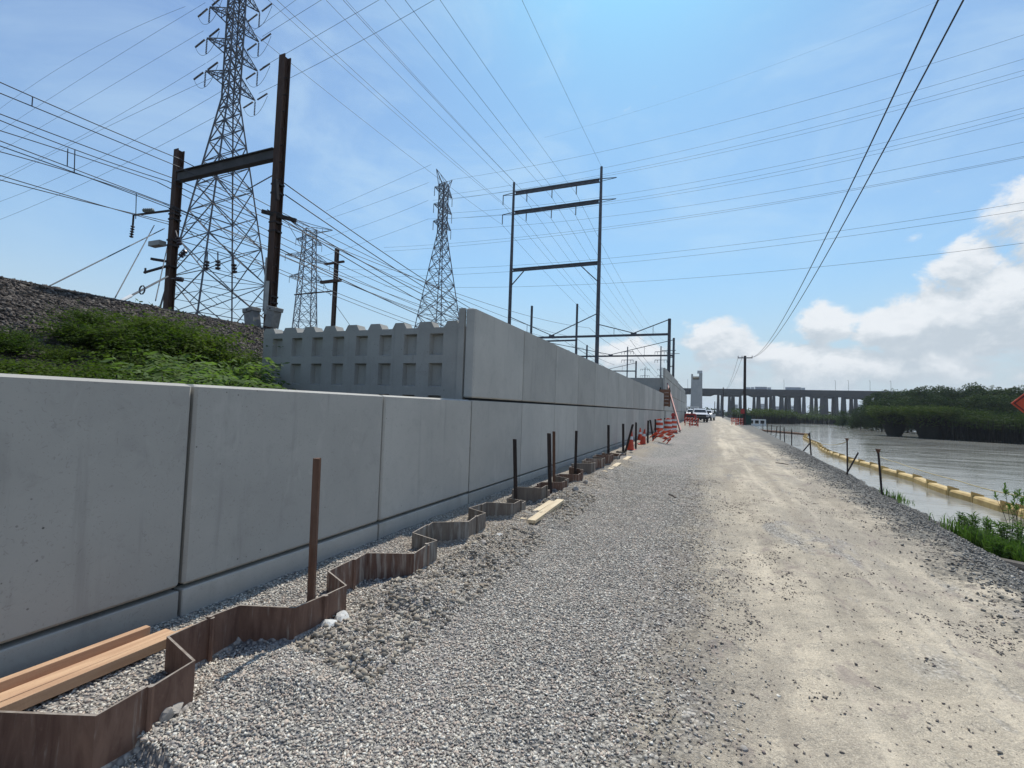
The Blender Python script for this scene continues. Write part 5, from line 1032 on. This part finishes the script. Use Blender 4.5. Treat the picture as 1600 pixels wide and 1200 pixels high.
# reeds on the far bank: one mass that nobody could count
def reeds(name,pts,h,dens,depth,label,wid=.10,stem=True,flare=0,seed=0):
    P=np.array(pts,float); seg=np.linalg.norm(np.diff(P,axis=0),axis=1); tot=seg.sum(); n=int(tot*depth*dens); s_=rng.uniform(0,tot,n); cs=np.concatenate([[0],np.cumsum(seg)]); k=np.clip(np.searchsorted(cs,s_)-1,0,len(seg)-1); u=((s_-cs[k])/seg[k])[:,None]
    q=P[k]+(P[k+1]-P[k])*u; T=unit(P[k+1]-P[k]); N=np.stack([-T[:,1],T[:,0]],1); dpt=rng.uniform(0,1,n)**1.4*depth; q=q+N*dpt[:,None]
    hh=h*(1+.10*vnoise(q[:,0],q[:,1],.35,seed)+.06*vnoise(q[:,0],q[:,1],1.3,seed+1))*rng.uniform(.8,1.05,n); a=rng.uniform(0,2*pi,n); ln=rng.uniform(0,.14,n)*h
    B=np.stack([q[:,0],q[:,1],np.full(n,WATER-.1)],1); front=np.exp(-dpt/.9)*flare*h; B2=B.copy(); top=B+np.stack([np.cos(a)*ln-N[:,0]*front,np.sin(a)*ln-N[:,1]*front,hh],1); sd=np.stack([-np.sin(a),np.cos(a),0*a],1)*wid*.5
    ts_=B+(top-B)*.70; V=np.stack([B-sd,B+sd,ts_+sd*.3,ts_-sd*.3],1).reshape(-1,3); F1=np.arange(len(V)).reshape(-1,4)
    m=n*4; idx=rng.integers(0,n,m); u=rng.uniform(.30,1.0,m)**.6; c=B[idx]+(top[idx]-B[idx])*u[:,None]+rng.normal(0,.08,(m,3)); d_=unit(rng.normal(size=(m,3))*np.array((1,1,.35))+np.array((0,0,.25))); U=unit(np.cross(d_,rdir(m))); ll=rng.uniform(.35,.85,m)[:,None]; ww=wid*1.1
    V2=np.stack([c,c+d_*ll*.5+U*ww*.5,c+d_*ll,c+d_*ll*.5-U*ww*.5],1).reshape(-1,3); F2=np.arange(len(V2)).reshape(-1,4)+len(V)
    me=raw_mesh(name,np.concatenate([V,V2]),np.concatenate([F1,F2]),M['leaf_reed']); me.materials.append(M['shaded_reed_stem']); mi=np.zeros(len(F1)+len(F2),dtype=np.int32); mi[:len(F1)]=1; me.polygons.foreach_set('material_index',mi)  # stem blades carry the painted shade of the reed base
    return link(name,me,kind='stuff',label=label)
R0=onz(1440,684.5,WATER); R1=onz(1500,688.5,WATER); R2=onz(1600,694.5,WATER); ex=R2+(R2-R1)*2.2
reeds('reeds',[R0[:2]+np.array((.8,0)),R1[:2],R2[:2],ex[:2]],4.35,9,9,'dense wall of dark green reeds along the far river bank',.13,flare=.10)
q0=onz(1395,681,WATER)
def reed_clump(cx,cy,r0,r1,h,n,label):
    a=rng.uniform(0,2*pi,n); r=np.sqrt(rng.uniform(0,1,n)); B=np.stack([cx+np.cos(a)*r*r0,cy+np.sin(a)*r*r0,np.full(n,WATER-.1)],1); k=rng.uniform(.85,1.05,n); top=np.stack([cx+np.cos(a)*r*r1,cy+np.sin(a)*r*r1,WATER+h*k],1)
    midp=B*.5+top*.5; midp[:,:2]=B[:,:2]*.72+top[:,:2]*.28; sd=np.stack([-np.sin(a),np.cos(a),0*a],1)*.07
    top_=midp+(top-midp)*.5; V=np.stack([B-sd,B+sd,midp+sd,midp-sd,top_+sd*.3,top_-sd*.3],1).reshape(-1,3); i=np.arange(n)[:,None]*6; F1=np.concatenate([i+np.array([[0,1,2,3]]),i+np.array([[3,2,4,5]])],1).reshape(-1,4)
    m=n*4; idx=rng.integers(0,n,m); u=rng.uniform(0,1,m); c=midp[idx]+(top[idx]-midp[idx])*u[:,None]+rng.normal(0,.12,(m,3)); d_=unit(rng.normal(size=(m,3))*np.array((1,1,.4))); U=unit(np.cross(d_,rdir(m))); ll=rng.uniform(.35,.8,m)[:,None]
    V2=np.stack([c,c+d_*ll*.5+U*.06,c+d_*ll,c+d_*ll*.5-U*.06],1).reshape(-1,3); F2=np.arange(len(V2)).reshape(-1,4)+len(V)
    me=raw_mesh('reed_clump',np.concatenate([V,V2]),np.concatenate([F1,F2]),M['leaf_reed']); me.materials.append(M['shaded_reed_stem']); mi=np.zeros(len(F1)+len(F2),dtype=np.int32); mi[:len(F1)]=1; me.polygons.foreach_set('material_index',mi); return link('reed_clump',me,label=label,cat='reeds')  # narrow foot of the clump gets the shade-darkened stem colour
reed_clump(q0[0]+.2,q0[1],.9,3.9,4.6,3000,'clump of reeds flaring from a narrow foot, leftmost of the near reed bank')
reed_clump(R0[0]+1.4,R0[1]+.4,1.5,3.9,4.6,2600,'flaring clump of reeds right of the small water gap under the leaves')
A=onz(1192,662,WATER); B_=onz(1250,662.5,WATER); reeds('reeds',[A[:2],B_[:2]],4.6,3.6,12,'low dark reed island left of the viaduct columns',.25,flare=.1,seed=4)
A=onz(1252,661,WATER); B_=onz(1385,664,WATER); A[:2]*=.93; B_[:2]*=.80; reeds('reeds',[A[:2],B_[:2]],3.7,2.0,12,'long low band of reeds between the island and the trees',.3,flare=.1,seed=5)
# mud under the reeds
for pts,dp in(([R0[:2]+1,R1[:2],R2[:2],ex[:2]],60),):
    b=MB(); V=[(p[0]+.5,p[1]+.8,-.75) for p in pts]+[(p[0]+40,p[1]+dp,-.7) for p in pts]; n=len(pts); b.add(V,[(i,i+1,n+i+1,n+i) for i in range(n-1)]); b.build('mud_bank',M['soil'],kind='structure')

# trees
def crown_mesh(R,H,n,lobes,name,mat,leaf=(.4,.8)):
    cs=[np.array((rng.normal(0,R*.42),rng.normal(0,R*.42),rng.uniform(.12,.86)*H)) for _ in range(lobes)]; rs=[R*rng.uniform(.26,.52)*(1.1-.45*c[2]/H) for c in cs]
    w_=np.array(rs)**2; w_/=w_.sum(); k=rng.choice(lobes,n,p=w_); d_=rdir(n); d_[:,2]=d_[:,2]*.72+.12; rad=np.array(rs)[k]*rng.uniform(.55,1.12,n)**.6; c=np.array(cs)[k]+d_*rad[:,None]; L_=rng.uniform(*leaf,n); D=unit(d_*.5+rdir(n)*np.array((1,1,.4))); return quads(c,D,unit(np.cross(D,rdir(n)*.5+np.array((0,0,1.))*0+d_)),L_,L_*.62,name,mat)
def trunk_mesh(R,H,name):
    b=MB(); b.tube([(0,0,-.5),(.1,0,H*.35),(.2,.1,H*.75)],[.22,.17,.08],7)
    for i in range(6): a=rng.uniform(0,2*pi); z=H*rng.uniform(.2,.6); b.tube([(.1,0,z),(cos(a)*R*.35,sin(a)*R*.35,z+H*.14),(cos(a)*R*.7,sin(a)*R*.7,z+H*.22)],[.09,.06,.02],5)
    return b.mesh(name,M['bark'])
TV=[(crown_mesh(4.8,12,5200,34,'crown',M['leaf_tree'],(.25,.55)),trunk_mesh(4.6,12,'trunk')) for _ in range(4)]
TR=[(1316,640,158),(1338,633,156),(1352,628,152),(1369,616,150),(1386,607.5,148),(1405,608,146),(1424,603,145),(1441,599.5,143),(1460,600,141),(1476,603,139),(1493,601,138),(1511,598,136),(1529,595,135),(1548,598,134),(1566,599,133),(1584,604,132),(1601,600,131),(1620,598,130),(1640,601,129),
    (1378,620,128),(1400,619,126),(1418,617,124),(1438,615,122),(1457,614,121),(1478,616,119),(1498,613,118),(1520,612,117),(1541,613,115),(1563,614,114),(1586,615,113),(1608,612,112),(1632,613,110),(1345,640,130),(1362,634,130)]
for i,(x,yt,Y_) in enumerate(TR):
    g=onY(x,650,Y_); top=onY(x,yt,Y_)[2]; s_=(top+.9)/12.0; v=TV[i%4]; back=i<19
    o=thing('tree',('dark skyline tree, %s in the row counted from the viaduct end'%(['first','second','third','fourth','fifth','sixth','seventh','eighth','ninth','tenth','eleventh','twelfth','thirteenth','fourteenth','fifteenth','sixteenth','seventeenth','eighteenth','nineteenth'][i])) if back else ('lower tree behind the reeds, %s in the front row from the viaduct end'%(['third','fourth','fifth','sixth','seventh','eighth','ninth','tenth','eleventh','twelfth','thirteenth','fourteenth','fifteenth','first','second'][i-19])),'tree',(g[0],Y_,-.9),i*2.1,'skyline trees across the river' if back else 'front trees across the river'); o.scale=(s_*(1.05+.15*sin(i*3)),s_*1.05,s_)
    link('crown',v[0],o); link('trunk',v[1],o)
g=onY(1273,650,260); o=thing('tree','pale loose young tree alone between the island and the viaduct end','tree',(g[0],260,-.9)); o.scale=(.65,.65,.72); link('crown',crown_mesh(4.6,12,900,18,'crown',leafmat('willow_leaf',(.07,.09,.05),(.09,.11,.06),.3)),o); link('trunk',TV[0][1],o)
# low wooded shore under the viaduct
n=9000; x=rng.uniform(-260,420,n); y=rng.uniform(455,520,n); hh=3+3.2*np.clip(vnoise(x,y*.2,.05,2)+.7,0,2); z=rng.uniform(0,1,n)**.7*hh-.5; d_=rdir(n); L_=rng.uniform(1.6,3.2,n)
link('wooded_shore',quads(np.stack([x,y,z],1),d_,unit(np.cross(d_,rdir(n))),L_,L_*.7,'wooded_shore',M['leaf_tree']),kind='stuff',label='low dark belt of woods on the shore beneath the viaduct')

# ------------------------------------------------------------------ summer haze
hm_=bpy.data.materials.new('summer_haze'); hm_.use_nodes=True; ht_=hm_.node_tree; ht_.nodes.clear(); ho=ht_.nodes.new('ShaderNodeOutputMaterial'); hv=ht_.nodes.new('ShaderNodeVolumePrincipled'); hv.inputs['Color'].default_value=(.82,.90,1.0,1); hv.inputs['Density'].default_value=.00020; hv.inputs['Anisotropy'].default_value=.2; ht_.links.new(hv.outputs[0],ho.inputs['Volume'])
MB().box((-4200,-3200,-3.4),(4200,5200,76)).build('haze',hm_,kind='stuff',label='pale summer haze over the river valley')
